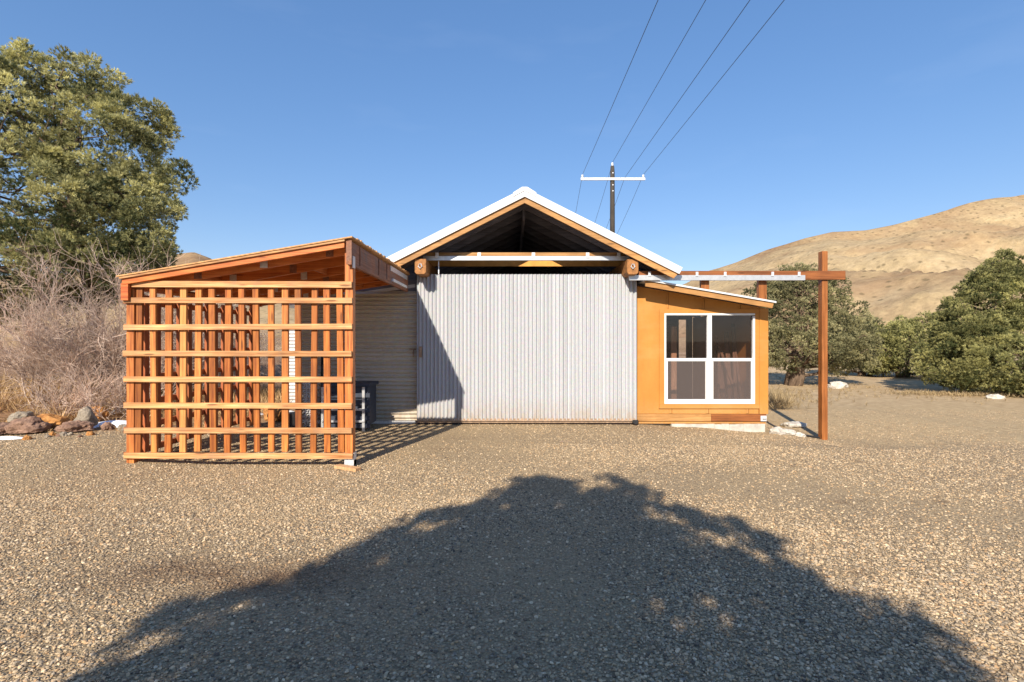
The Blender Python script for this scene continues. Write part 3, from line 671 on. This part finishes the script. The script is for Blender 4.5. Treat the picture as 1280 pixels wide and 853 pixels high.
# left side wall lattice (running back)
XS = xl+.012
for i, yy in enumerate((356, 376, 409, 442.2, 474.3, 507, 538, 569.5)):
    part(B(XS-.038, XS, LY+.01, 9.06, Z(yy)-.036, Z(yy)+.036), 'side_rail', M['slat_side'], cp)
for k in range(13):
    y = LY+.30+k*.215
    part(B(XS+.001, XS+.037, y-.038, y+.038, .12, cz(xl)-.2), 'side_slat', M['slat_side'], cp)
# right ridge-side beam (runs back to the shed), its blocks and metal
zt_, zb_ = Z(300), Z(334)
part(B(xr-.05, xr+.0, LY-.06, 9.33, zb_+.012, zt_-.03), 'beam', M['beam'], cp, bevel=.006)
bp = part(B(xr-.06, xr+.004, LY-.075, LY-.062, zb_+.02, zt_-.012), 'beam_end', M['beam'], cp)
part(B(xr+.001, xr+.006, LY-.03, LY+.06, zb_-.01, zb_+.13), 'beam_bracket', M['steel'], cp)
part(B(xr+.001, xr+.03, 8.05, 9.1, zb_+.055, zb_+.10), 'strip', M['steel'], cp)
part(B(xr+.001, xr+.012, 7.95, 9.2, zt_-.11, zt_-.035), 'patch_board', M['steel'], cp)
for y in (6.35, 7.25, 7.72): part(B(xr+.001, xr+.012, y, y+.02, zb_+.05, zt_-.04), 'cleat', M['beam'], cp)
part(B(xl-.02, xl+.075, LY-.02, 9.3, cz(xl)-.15, cz(xl)-.055-.04), 'eave_plate', M['red_y'], cp)
part(B(xl+.0, xl+.085, LY-.07, LY-.025, cz(xl)-.29, cz(xl)-.09), 'eave_block', M['red_x'], cp)
# front fascia, joists, header
def slope_board(name, x0, x1, y0, y1, top, bot, mat, **k):
    return part(MB().prism([(x0,cz(x0)-bot),(x1,cz(x1)-bot),(x1,cz(x1)-top),(x0,cz(x0)-top)], y0, y1), name, mat, cp, **k)
slope_board('fascia', X(158), X(433), LY-.075, LY-.04, .018, .112, M['fascia'], bevel=.004)
slope_board('trim_board', X(157), X(434), LY-.10, LY-.077, .016, .042, M['rail'])
for k in range(6):
    y = LY+.12+k*.6
    slope_board('joist', xl+.02, xr-.055, y, y+.04, .022, .155, M['joist'])
    part(B(xr-.12, xr-.051, y-.03, y-.003, cz(xr-.1)-.2, cz(xr-.1)-.06), 'joist_hanger', M['steel'], cp)
for k in range(6):
    y = LY+.12+k*.6
    for j in range(3):
        x = xl+.75+j*.8+.1*(k%2); part(B(x, x+.09, y-.006, y-.001, cz(x)-.14, cz(x)-.03), 'joist_plate', M['steel'] if (j+k)%2 else M['beam'], cp)
for k in range(4):   # blocking between joists, with daylight-coloured gaps
    x = xl+.7+k*.6
    for j in range(5):
        if (k+j) % 3 == 0: part(B(x, x+.035, LY+.165+j*.6, LY+.715+j*.6, cz(x)-.13, cz(x)-.03), 'blocking', M['red_y'], cp)
slope_board('roof_sheathing', X(154), xr+.02, LY-.11, BACK+.0, 0, .015, M['osb'])
# tattered roofing felt fringe along the right edge
fe = MB(); 
for k in range(60):
    y = LY+.1+k*.052; h = random.uniform(.004,.028); fe.box(xr-.03+random.uniform(0,.03), xr+.022, y, y+random.uniform(.02,.05), cz(xr)+.001, cz(xr)+h)
part(fe, 'roofing_felt', M['osb'], cp)
#part(MB().bar((X(436),LY+.12,Z(345)),(X(300),LY+.7,Z(336)),.035,.09), 'brace', M['red_x'], cp)
lf = MB().cyl((X(179),6.9), .06, 2.0, 2.09, 14).tube([(X(179),6.9,2.09),(X(179),6.9,2.2)], .012, 6).build('light_fitting', M['vinyl'])
tag(lf, 'round white light fitting under the left end of the carport roof', 'light fitting')

# ------------------------------------------------------------------ things under the carport
rk = thing('tool_cabinet', 'blue black slatted cabinet with grey metal corner straps by the corrugated wall', 'cabinet', loc=(-3.0, 8.9, 0))
cx0, cx1, cy0, cy1 = P(404,0,8.8).x, P(464,0,8.8).x, 8.72, 9.3
g0 = -.03; ht = P(0,479,8.8).z
part(MB().box(cx0, cx1, cy0, cy1, ht-.06, ht).box(cx0+.04, cx1-.04, cy0+.03, cy1-.02, g0+.08, ht-.061), 'body', M['navy'], rk, bevel=.008)
for k in range(5): part(B(cx0+.01, cx1-.0, cy0-.012, cy0+.028, g0+.05+k*.13, g0+.12+k*.13), 'slat', M['navy'], rk)
for x in (cx0+.03, P(455,0,8.72).x): part(B(x-.022, x+.022, cy0-.04, cy0-.014, g0-.02, ht-.06), 'metal_strap', M['track'], rk)
for z in (.34, .14): part(B(cx0+.02, P(455,0,8.7).x+.02, cy0-.055, cy0-.042, z-.018, z+.018), 'cross_strap', M['track'], rk)
ch = MB()
for k in range(22):
    z = .02+k*.038
    for dx in (-.05, .0, .05): ch.tube([(X(384,8.9)+dx+.012*(k%2)-.018, 8.9, z),(X(384,8.9)+dx+.012*(k%2)+.018, 8.9, z+.02)], .009, 5)
ch.tube([(X(384,8.9)-.04,8.93,0),(X(384,8.9)-.02,8.93,.85)], .01, 6).tube([(X(384,8.9)+.04,8.93,0),(X(384,8.9)+.02,8.93,.85)], .01, 6)
tag(ch.build('chain', M['steel']), 'pale metal chain bundle hanging beside the corrugated wall behind the lattice', 'chain')
pp = MB().tube([(X(400,9.3),9.35,.0),(X(400,9.3)+.01,9.38,1.32),(X(400,9.3)+.1,9.38,1.36)], .02, 8)
tag(pp.build('pipe', M['black'], smooth=True), 'thin black pipe standing against the corrugated wall', 'pipe')
bk = MB(); c_ = Vector((X(367,8.7), 8.7, 0)); bk.tube([(c_.x,c_.y,.0),(c_.x,c_.y,.28)], [.12,.14], 16); bk.tube([(c_.x-.14,c_.y,.27),(c_.x,c_.y,.4),(c_.x+.14,c_.y,.27)], .006, 5)
tag(bk.build('bucket', M['black']), 'black bucket standing at the back of the carport', 'bucket')

# ------------------------------------------------------------------ rocks, snow, hose
def rock(name, c, r, mat, seed, label, cat='rock', group=None, sq=(1,1,1), sharp=.35):
    import bmesh
    bm = bmesh.new(); bmesh.ops.create_icosphere(bm, subdivisions=4, radius=1)
    for v in bm.verts:
        n = v.co.normalized(); q = Vector((n.x+seed*3.1, n.y+seed, n.z-seed))
        d = 1+sharp*mn.noise(q*1.1)+sharp*.55*mn.cell(q*2.1)*.5+.10*mn.noise(q*4)+.04*mn.noise(q*11)
        v.co = Vector((n.x*sq[0], n.y*sq[1], n.z*sq[2]))*d*r
        if v.co.z < -r*.35*sq[2]: v.co.z = -r*.35*sq[2]
    me = bpy.data.meshes.new(name); bm.to_mesh(me); bm.free(); me.materials.append(mat)
    o = bpy.data.objects.new(name, me); C.objects.link(o); o.location = c; return tag(o, label, cat, group)
def RP(px, py, d, dz=0): p = P(px, py, d); return (p.x, p.y, float(gz(p.x, p.y))+dz)
GR = 'rocks edging the gravel on the left'
rock('rock', RP(34,0,8.2,.09), .22, M['rock_brown'], 1, 'brown pitted rock in front of the orange one at the gravel edge', 'rock', GR, (1.25,1,.75))
rock('rock', RP(-6,0,8.1,.07), .2, M['rock_brown'], 2, 'dark rock cut by the left edge of the photo', 'rock', GR, (1.2,1,.6))
rock('rock', RP(66,0,8.7,.10), .21, M['rock_orange'], 3, 'bright orange lichen-coloured rock', 'rock', GR, (1.2,1,.7))
rock('rock', RP(28,0,9.0,.12), .18, M['rock_grey'], 4, 'pale tan rock behind the brown pitted rock', 'rock', GR, (1,1,.8))
rock('rock', RP(108,0,8.5,.13), .165, M['rock_grey'], 5, 'upright grey rock standing taller than its neighbours', 'rock', GR, (.85,.8,1.25), .25)
rock('rock', RP(92,0,8.25,.07), .19, M['rock_brown'], 6, 'low tan rock at the foot of the upright grey rock', 'rock', GR, (1.3,.9,.6))
rock('rock', RP(121,0,9.3,.12), .15, M['rock_orange'], 7, 'small reddish rock behind the upright grey rock', 'rock', GR)
rock('rock', RP(155,0,8.3,.03), .08, M['rock_grey'], 8, 'small round pinkish stone beside the carport left post', 'rock', GR)
rock('rock', RP(136,0,8.45,.03), .09, M['rock_brown'], 9, 'small brown stone between the upright rock and the snow', 'rock', GR)
SW = ['before the brown pitted rock', 'nearest the low tan rock, left side', 'squeezed between two other small stones below the bright orange rock', 'just in front of the upright grey rock', 'leftmost of the row below the brown pitted rock', 'in the gravel nearest the camera below the low tan rock', 'alone in the gravel beside the thin snow patch', 'touching the front of the low tan rock']
for i, (q, d, r_) in enumerate(((66,7.9,.05),(79,7.85,.06),(73,7.8,.035),(113,7.9,.055),(60,7.75,.035),(100,7.7,.03),(34,7.55,.05),(88,7.9,.04))):
    rock('rock', RP(q,0,d,.01), r_, (M['rock_orange'], M['rock_grey'], M['rock_brown'])[i%3], 11+i, 'small '+('orange','grey','brown')[i%3]+' stone lying '+SW[i], 'rock', 'small stones before the edging rocks')
def snowpatch(px, d, rx, ry, h, seed, label):
    c = RP(px, 0, d); n = 28; V = [(0,0,h)]; F = []
    for ring in range(1, 6):
        for k in range(n):
            a = 2*math.pi*k/n; rr = ring/5*(1+.3*mn.noise(Vector((math.cos(a)*1.5, math.sin(a)*1.5, seed))))
            V.append((rx*rr*math.cos(a), ry*rr*math.sin(a), h*(1-(ring/5)**2)-.01*(ring == 5)))
    for k in range(n): F.append((0, 1+k, 1+(k+1)%n))
    for ring in range(4):
        for k in range(n): a = 1+ring*n; F.append((a+k, a+n+k, a+n+(k+1)%n, a+(k+1)%n))
    mb = MB(); mb.add([(v[0]+c[0], v[1]+c[1], v[2]+c[2]) for v in V], F)
    tag(mb.build('snow_patch', M['snow'], smooth=True), label, 'snow')
snowpatch(143, 8.9, .42, .28, .09, 1, 'snow patch behind the upright grey rock beside the carport')
snowpatch(8, 7.65, .28, .10, .04, 2, 'thin snow patch in front of the leftmost rocks')
snowpatch(152, 10.4, .35, .3, .06, 3, 'small far snow patch in the brush left of the carport')
snowpatch(342, 10.6, .45, .35, .07, 5, 'snow patch behind the carport seen through the lattice')
rock('rock', RP(345,0,9.6,.08), .2, M['rock_orange'], 21, 'yellowish rock seen through the lattice left of the corrugated wall', 'rock', None, (1.2,1,.9))
GW = 'white stones beside the lean-to'
for i, (q, d, r_, sq, lb) in enumerate(((972,9.35,.13,(1.2,.8,.7),'white stone touching the footing at the lean-to corner'),(985,9.4,.12,(1.3,.8,.6),'middle white stone of the row beside the lean-to corner'),(1000,9.35,.09,(1.1,.9,.6),'last small white stone of the row nearest the post'),
        (993,10.6,.16,(1.5,1,.5),'flat white stone alone behind the black hose'),(1048,20.5,.26,(1.3,1,.95),'white boulder far behind the post beside the juniper'),(1035,20.7,.16,(1.4,1,.7),'low pale stone left of the far white boulder'),(1245,16.3,.16,(1.5,1,.7),'low pale stone at the foot of the big right-hand tree'))):
    rock('rock', RP(q,0,d,r_*.2), r_, M['rock_white'], 31+i, lb, 'rock', GW if i < 4 else None, sq)
hs_ = []
for t in np.linspace(0, 1, 24):
    p = P(958+(1029-958)*t, 0, 9.95-.75*t); hs_.append((p.x, p.y, float(gz(p.x, p.y))+.022+.12*(1-t)**6+.03*math.sin(t*9)*t*(1-t)))
tag(MB().tube(hs_, .017, 8).build('hose', M['black'], smooth=True), 'black hose lying from the lean-to corner to the post', 'hose')

rg = random.Random(5); sp_ = MB()
for i, (q, yy, L_, a) in enumerate(((300,5.3,.12,.3),(820,6.6,.16,2.1),(1010,5.2,.10,1.2),(1110,6.4,.14,.6),(250,4.2,.09,2.6),(700,7.6,.15,.1))):
    x = (q-640)*yy/640; z = float(gz(x, yy))+.016
    pts = [(x+math.cos(a)*L_*t+.012*math.sin(t*6), yy+math.sin(a)*L_*t, z+.008*math.sin(t*3)) for t in (0,.3,.6,1)]
    lb = ('short dry twig on sunlit gravel in front of the lattice','dry twig on the gravel in front of the ochre wall','small twig on gravel in the right half of the yard','dry twig on the gravel before the post','small twig near the left edge of the tree shadow','twig on gravel in front of the sliding door')[i]
    tag(MB().tube(pts, [.004,.0035,.003,.002], 5).build('twig', M['twig']), lb, 'twig', 'twigs on the gravel')
# ------------------------------------------------------------------ utility poles and wires
PD = 24.0
def pole(loc, label):
    r = thing('utility_pole', label, 'utility pole', 'utility poles', loc)
    top = P(0,208,PD).z
    MB().tube([(0,0,-.3),(0,0,top-.25),(0,0,top)], [.15,.105,.085], 12).build('pole', M['polewood'], r, smooth=True)
    az = P(0,225,PD).z
    arm = B(-1.5, 1.5, -.16, -.09, az-.055, az+.055).build('cross_arm', M['crossarm'], r)
    for x in (-1.42, 1.42): MB().tube([(x,-.12,az+.05),(x,-.12,az+.12),(x,-.12,az+.2)], [.025,.06,.035], 10).build('insulator', M['vinyl'], arm)
    MB().tube([(0,0,top-.02),(0,0,top+.07),(0,0,top+.17)], [.025,.06,.035], 10).build('insulator', M['vinyl'], r)

    for k in range(4): MB().tube([(-.0,-.13,top-.35-k*.28),(-.0,-.10,top-.35-k*.28)], .03, 6).build('bolt', M['steel'], r)
    return r, az, top
PX = P(765.5,0,PD).x
p0, az, ptop = pole((PX, PD, 0), 'tall dark wooden pole with a pale cross arm behind the shed')
p1, _, _ = pole((PX+2.6, 72, 0), 'distant wooden pole of the same line, hidden beyond the shed')
CENT = ['leftmost overhead wire running from the cross arm up over the yard', 'second overhead wire from the left, from the pole top', 'third overhead wire from the left, passing right of the pole', 'rightmost overhead wire running from the right end of the cross arm']
for i, (dx, zz) in enumerate(((-1.42, az+.2), (0, ptop+.17), (.55, az+.06), (1.42, az+.2))):
    pts = []
    for t in np.linspace(0, 1, 40):        # near span, from far behind the camera to the pole
        y = PD-.12+(-32-PD)*t; pts.append((PX+dx, y, zz-.35*4*t*(1-t)*.35+.0))
    pts = pts[::-1]
    for t in np.linspace(0, 1, 30)[1:]:
        y = PD-.12+(72-PD)*t; pts.append((PX+dx+2.6*t, y, zz-1.9*4*t*(1-t)))
    tag(MB().tube(pts, .0085, 5).build('power_wire', M['wire']), CENT[i], 'wire', 'overhead wires')

# ------------------------------------------------------------------ vegetation
def tufts(cent, dirs, size, nper, width, rng, spread=1.0):
    """needle sprays: cent (n,3), dirs (n,3), size (n,) -> triangles"""
    n = len(cent); k = nper
    d = np.repeat(dirs, k, 0)+rng.normal(0, .55*spread, (n*k, 3)); d /= np.linalg.norm(d, axis=1)[:, None]+1e-9
    L_ = np.repeat(size, k)*rng.uniform(.6, 1.15, n*k); c = np.repeat(cent, k, 0)
    s = np.cross(d, rng.normal(0, 1, (n*k, 3))); s /= np.linalg.norm(s, axis=1)[:, None]+1e-9
    wv = width*rng.uniform(.7, 1.3, n*k)
    a = c-s*wv[:, None]*.5; b = c+s*wv[:, None]*.5; m_ = c+d*(L_*.55)[:, None]; tip = c+d*L_[:, None]
    V = np.empty((n*k*4, 3)); V[0::4] = c; V[1::4] = m_-s*wv[:, None]*.5; V[2::4] = tip; V[3::4] = m_+s*wv[:, None]*.5
    i = np.arange(n*k)*4; F = np.stack([i, i+1, i+2, i+3], 1)
    return V, F
def limb(mb, a, b, r0, r1, rng, n=6, wob=.12, sag=0):
    a = np.array(a); b = np.array(b); L_ = np.linalg.norm(b-a); pts = []
    for t in np.linspace(0, 1, n):
        p = a+(b-a)*t+rng.normal(0, wob*L_*.12, 3)*(0 if t in (0, 1) else 1); p[2] += sag*4*t*(1-t)
        pts.append(p)
    mb.tube(pts, [r0+(r1-r0)*t for t in np.linspace(0, 1, n)], 6)
def tree(name, label, cat, base, lobes, mat, seed, nclump, tpc, clump_r, tuft, width, trunk_r=.2, nper=8, stems=1, group=None, inner=.72, open_=0.0, nlimb=60):
    """lobes: (x,y,z,rx,ry,rz) ellipsoids in world space giving the crown's uneven envelope"""
    rng = np.random.default_rng(seed); root = thing(name, label, cat, group, base); base = np.array(base, float)
    L_ = np.array(lobes, float); vol = L_[:,3]*L_[:,4]*L_[:,5]; pr = vol**(2/3); pr /= pr.sum()
    cl = []; out = []
    while len(cl) < nclump:
        q = rng.choice(len(L_), p=pr); d = rng.normal(0, 1, 3); d /= np.linalg.norm(d); rr = rng.uniform(inner, 1.0)
        p = L_[q,:3]+d*L_[q,3:]*rr
        ins = False
        for j in range(len(L_)):
            if j != q and np.linalg.norm((p-L_[j,:3])/L_[j,3:]) < inner*.92: ins = True
        if ins or p[2] < base[2]+.15: continue
        if open_ and mn.noise(Vector(p*.55)+Vector((seed,0,0))) < open_-.5: continue
        cl.append(p); out.append(d/np.linalg.norm(d))
    cl = np.array(cl); out = np.array(out)
    cr = clump_r*rng.uniform(.6, 1.3, nclump)
    # tufts spread over each clump, mostly its outer/upper side
    T = []; D = []; S = []; K = []
    for p, o_, r in zip(cl, out, cr):
        n = max(6, int(tpc*(r/clump_r)**2)); d = rng.normal(0, 1, (n, 3))+o_*.55+np.array([0,0,.35]); d /= np.linalg.norm(d, axis=1)[:, None]
        q = p+d*(r*rng.uniform(.45, 1.0, n))[:, None]*np.array([1,1,.78])
        T.append(q); D.append(d+np.array([0,0,.3])); S.append(tuft*rng.uniform(.7, 1.25, n)); K.append(np.clip(rng.normal(.5, .2)+rng.normal(0, .12, n)+.12*((q[:,2]-p[2])/r), 0, 1))
    T = np.concatenate(T); D = np.concatenate(D); S = np.concatenate(S); K = np.concatenate(K)
    V, F = tufts(T, D, S, nper, width, rng, .75)
    np_mesh('crown', V-base, F, mat, root, np.repeat(K, nper*4))
    mb = MB(); mid = L_[:,:3].mean(0); top = cl[:,2].max()
    forks = []
    for s in range(stems):
        a = base+np.array([rng.normal(0,.12), rng.normal(0,.12), -.1])*(stems > 1)
        tx = mid+np.array([rng.normal(0,.6)*(stems > 1), rng.normal(0,.6)*(stems > 1), 0]); tx[2] = base[2]+(top-base[2])*rng.uniform(.7, .85)
        n = 9; pts = [a+(tx-a)*t+np.array([math.sin(t*5+s*2)*.12, math.cos(t*4+s)*.12, 0])*(t > 0) for t in np.linspace(0, 1, n)]
        mb.tube(pts, [trunk_r*(1-.82*t) for t in np.linspace(0, 1, n)], 9); forks += [(p, trunk_r*(1-.82*t)) for p, t in zip(pts, np.linspace(0, 1, n))][1:-1]
    for i in rng.choice(nclump, min(nlimb, nclump), replace=False):
        c = cl[i]; cand = [(np.linalg.norm(p-c)+2*max(0, p[2]-c[2]+.3), k) for k, (p, _) in enumerate(forks)]; k = min(cand)[1]
        p, r = forks[k]; limb(mb, p, c, min(r*.5, .07), .012, rng, 6, .6)
    t_ = mb.build('trunk', M['bark'], root, smooth=True)
    t_.data.transform(__import__('mathutils').Matrix.Translation(-Vector(base)))
    return root
def LB(px, py, rx, ry, d, dd=0, ry_=None):   # crown lobe centred at a photo position d metres away
    p = P(px, py, d); k = d/640; return (p.x, p.y+dd, p.z, rx*k, (ry_ if ry_ else rx*k*.9), ry*k)
gb = lambda x, y: (x, y, float(gz(x, y)))
D = 13.8
pn = tree('pinyon_pine', 'big yellow-green pinyon pine towering behind the carport', 'pine tree', gb(P(112,0,D).x, D+.2),
     [LB(55,185,100,118,D), LB(-40,225,120,140,D,.5), LB(135,200,66,95,D,0), LB(60,275,130,80,D,-.4), LB(178,275,50,60,D,-.5), LB(205,290,32,42,D,-.6), LB(228,228,17,14,D,-.2), LB(175,160,28,42,D,.1), LB(35,95,30,32,D,0), LB(110,100,40,26,D,0), LB(60,330,130,60,D,-.3), LB(-60,330,120,80,D,.3), LB(150,335,60,35,D,.2), LB(10,150,70,70,D,.2)],
     M['pine'], 3, 1500, 46, .27, .105, .014, .24, 14, 1, None, .70, .03, 60)
# junipers in the right-hand yard
D = 22
tree('juniper_tree', 'round grey-green juniper with several dark stems behind the lean-to', 'juniper tree', gb(P(990,0,D).x, D),
     [LB(1000,392,42,58,D), LB(965,400,38,50,D), LB(1040,410,42,45,D), LB(1075,430,24,26,D,.3), LB(1000,430,64,34,D,-.3), LB(950,425,36,40,D), LB(1020,370,34,36,D,.1), LB(1045,440,48,24,D,-.2), LB(990,365,30,34,D)],
     M['juniper'], 5, 560, 50, .30, .09, .016, .17, 14, 5, 'junipers in the yard', .66, 0, 50)
D = 28
tree('juniper_tree', 'low bushy juniper just right of the round one', 'juniper tree', gb(P(1078,0,D).x, D),
     [LB(1065,430,38,34,D), LB(1092,436,28,27,D)], M['juniper'], 6, 200, 46, .38, .13, .03, .14, 8, 3, 'junipers in the yard', .66, 0, 20)
tree('juniper_tree', 'middle juniper bush in the gap below the bare hill', 'juniper tree', gb(P(1128,0,27).x, 27),
     [LB(1125,434,34,31,27), LB(1155,428,32,34,27,.4), LB(1098,438,26,27,27), LB(1140,445,50,22,27,-.4)], M['juniper_dark'], 8, 230, 46, .38, .13, .03, .14, 8, 3, 'junipers in the yard', .66, 0, 20)
D = 18.5
tree('juniper_tree', 'large dark green pyramid-shaped conifer at the right edge', 'juniper tree', gb(P(1265,0,D).x, D+.3),
     [LB(1256,345,16,28,D,.3), LB(1250,370,30,36,D,.3), LB(1285,385,50,50,D,.5), LB(1228,395,38,40,D,.1), LB(1205,425,42,42,D,-.1), LB(1178,452,38,30,D,-.5), LB(1235,455,70,36,D,-.9), LB(1310,430,90,62,D,0), LB(1275,345,22,30,D,.6)],
     M['juniper_dark'], 9, 1150, 46, .27, .095, .015, .09, 14, 1, 'junipers in the yard', .68, 0, 50)
# the tree behind the viewpoint whose shadow lies on the gravel
tree('juniper_tree', 'dense rounded juniper behind the viewpoint, casting the big shadow on the gravel', 'juniper tree', (-1.9,-4.0,0),
     [(-2.05,-3.9,3.4,1.8,1.7,1.7), (-1.35,-4.0,4.3,1.2,1.2,1.05), (-2.2,-3.9,4.1,1.1,1.3,1.05), (-2.1,-3.9,5.35,.75,.9,.95), (-1.9,-4,2.2,1.75,1.8,1.2), (-.6,-4.2,4.35,.35,.4,.35), (-.8,-4.0,3.65,1.0,1.0,.95), (-.8,-4.0,2.6,1.1,1.1,.9), (-.9,-4.1,3.1,.75,.8,.8), (-1.1,-3.9,3.6,.7,.7,.7), (-1.95,-4,3.4,1.2,1.3,1.6)],
     M['juniper'], 11, 820, 46, .24, .13, .035, .2, 8, 2, 'junipers in the yard', .42, .02, 50)

def bare_shrub(label, c, h, spread, seed, stems=12, r0=.016, mat=None, name='bare_shrub', cat='bare shrub', group=None, depth=4):
    rng = np.random.default_rng(seed); V = []; F = []; K = []
    def seg(a, b, ra, rb, k):
        d = b-a; d /= np.linalg.norm(d)+1e-9; s = np.cross(d, [.3,.9,.1]); s /= np.linalg.norm(s)+1e-9; t = np.cross(d, s); n = len(V)
        for p, r in ((a, ra), (b, rb)):
            for ang in (0, 2.094, 4.189): V.append(p+(s*math.cos(ang)+t*math.sin(ang))*r); K.append(k)
        for i in range(3): F.append((n+i, n+(i+1)%3, n+3+(i+1)%3, n+3+i))
    def grow(p, d, L_, r, lev):
        n = 4; r = max(r, .0045); k = np.clip(rng.normal(.55, .2), 0, 1)
        for i in range(n):
            d = d+rng.normal(0, .17, 3)+np.array([0,0,.05]); d /= np.linalg.norm(d); q = p+d*L_/n; r2 = r*.85
            seg(p, q, r, r2, k)
            if lev < depth:
                for _ in range(2 if rng.uniform() < .75 else 1):
                    dd = d+rng.normal(0, .5, 3); dd[2] += .12; dd /= np.linalg.norm(dd); grow(q, dd, L_*rng.uniform(.42, .72), r2*.66, lev+1)
            p, r = q, r2
    for s in range(stems):
        a = rng.uniform(0, 6.28); d = np.array([math.cos(a)*spread, math.sin(a)*spread, 1.0])*rng.uniform(.75, 1.15); d /= np.linalg.norm(d)
        grow(np.array([rng.normal(0,.12), rng.normal(0,.12), -.03]), d, h*.62*rng.uniform(.7, 1.1), r0, 1)
    o = np_mesh(name, np.array(V), np.array(F), mat or M['twig'], None, K); o.location = gb(*c); return tag(o, label, cat, group)
GS = 'bare shrubs on the left bank'
bare_shrub('leafless shrub with low spreading branches in front of the pine trunk', (-9.0,12.2), 2.8, .8, 21, 10, group=GS)
bare_shrub('short leafless shrub just left of the carport', (-7.6,12.6), 2.2, .9, 22, 9, group=GS)
bare_shrub('tall leafless pinkish shrub at the far left edge', (-9.6,10.4), 2.9, .6, 1, 7, group=GS)
bare_shrub('tall leafless pinkish shrub in the middle of the left bank', (-8.5,10.6), 3.0, .55, 2, 7, group=GS)
bare_shrub('leafless shrub leaning towards the carport', (-7.5,10.6), 2.7, .6, 3, 6, group=GS)
bare_shrub('small leafless shrub behind the upright grey rock', (-7.3,9.6), 1.3, 1.0, 4, 14, .010, group=GS, depth=3)
bare_shrub('low tangled twigs behind the orange rock', (-8.4,9.5), 1.2, 1.3, 5, 16, .010, group=GS, depth=3)
bare_shrub('leafless shrub seen through the carport lattice', (-6.6,12.4), 2.2, .7, 6, 9, group=GS)
bare_shrub('leafless shrub behind the carport near the shed wing', (-5.4,13.2), 1.6, .8, 7, 9, group=GS, depth=3)
def clump_plants(name, label, cat, spots, mat, seed, h, n, width, kind='stuff', lean=.5, group=None):
    rng = np.random.default_rng(seed); T = []; S = []
    for x, y, k in spots:
        T.append((x, y, float(gz(x, y)))); S.append(h*k)
    T = np.array(T); S = np.array(S); Dd = np.tile(np.array([0,0,1.]), (len(T), 1))
    V, F = tufts(T, Dd, S, n, width, rng, lean)
    o = np_mesh(name, V, F, mat, None, np.repeat(np.clip(rng.normal(.5, .25, len(T)*n), 0, 1), 4)); return tag(o, label, cat, group, kind)
rr = random.Random(4)
sp = []
while len(sp) < 2600:
    x = rr.uniform(-16, -4.9); y = rr.uniform(8.9, 14)
    if mn.noise(Vector((x*.8, y*.8, 0))) > -.25+(.5 if y < 9.3 else 0): sp.append((x, y, rr.uniform(.4, 1.2)))
clump_plants('dry_brush', 'tangled straw-coloured dry brush on the left bank', 'dry brush', sp, M['brush'], 1, .40, 14, .012, lean=1.3)
sp = []
while len(sp) < 900:
    x = rr.uniform(-16, -4.75); y = rr.uniform(8.2, 9.4); sp.append((x, y, rr.uniform(.2, .6)))
clump_plants('leaf_litter', 'brown leaf litter and dead stems between the rocks', 'leaf litter', sp, M['brush'], 2, .22, 7, .016, lean=3)
sp = []
while len(sp) < 3200:
    x = rr.uniform(4.9, 50); y = rr.uniform(14.5, 60)
    if abs(x) > y*1.15: continue
    if mn.noise(Vector((x*.25, y*.25, 7))) > .05: sp.append((x, y, rr.uniform(.3, 1)))
for k in range(500):
    t = rr.random(); x = P(1150+160*t,0,17.2).x+rr.gauss(0,.5); y = 17.9-1.2*t+rr.gauss(0,.35); sp.append((x, y, rr.uniform(.6,1.3)))
for k in range(300): sp.append((P(965,0,18).x+rr.gauss(0,.8), 18+rr.gauss(0,1.5), rr.uniform(.5, 1.1)))
clump_plants('dry_grass', 'sparse dry straw grass on the open ground behind the yard', 'dry grass', sp, M['drygrass'], 3, .15, 8, .014, lean=.9)
sp = [(P(968,0,14).x+rr.gauss(0,.28), 14+rr.gauss(0,.35), rr.uniform(.5, 1.2)*(1)) for k in range(120)]
clump_plants('dry_bush', 'straw-coloured dry bush beside the right corner of the lean-to', 'bush', sp, M['drygrass'], 5, .55, 10, .012, kind=None, lean=.8)
# scattered far brush at the foot of the hill
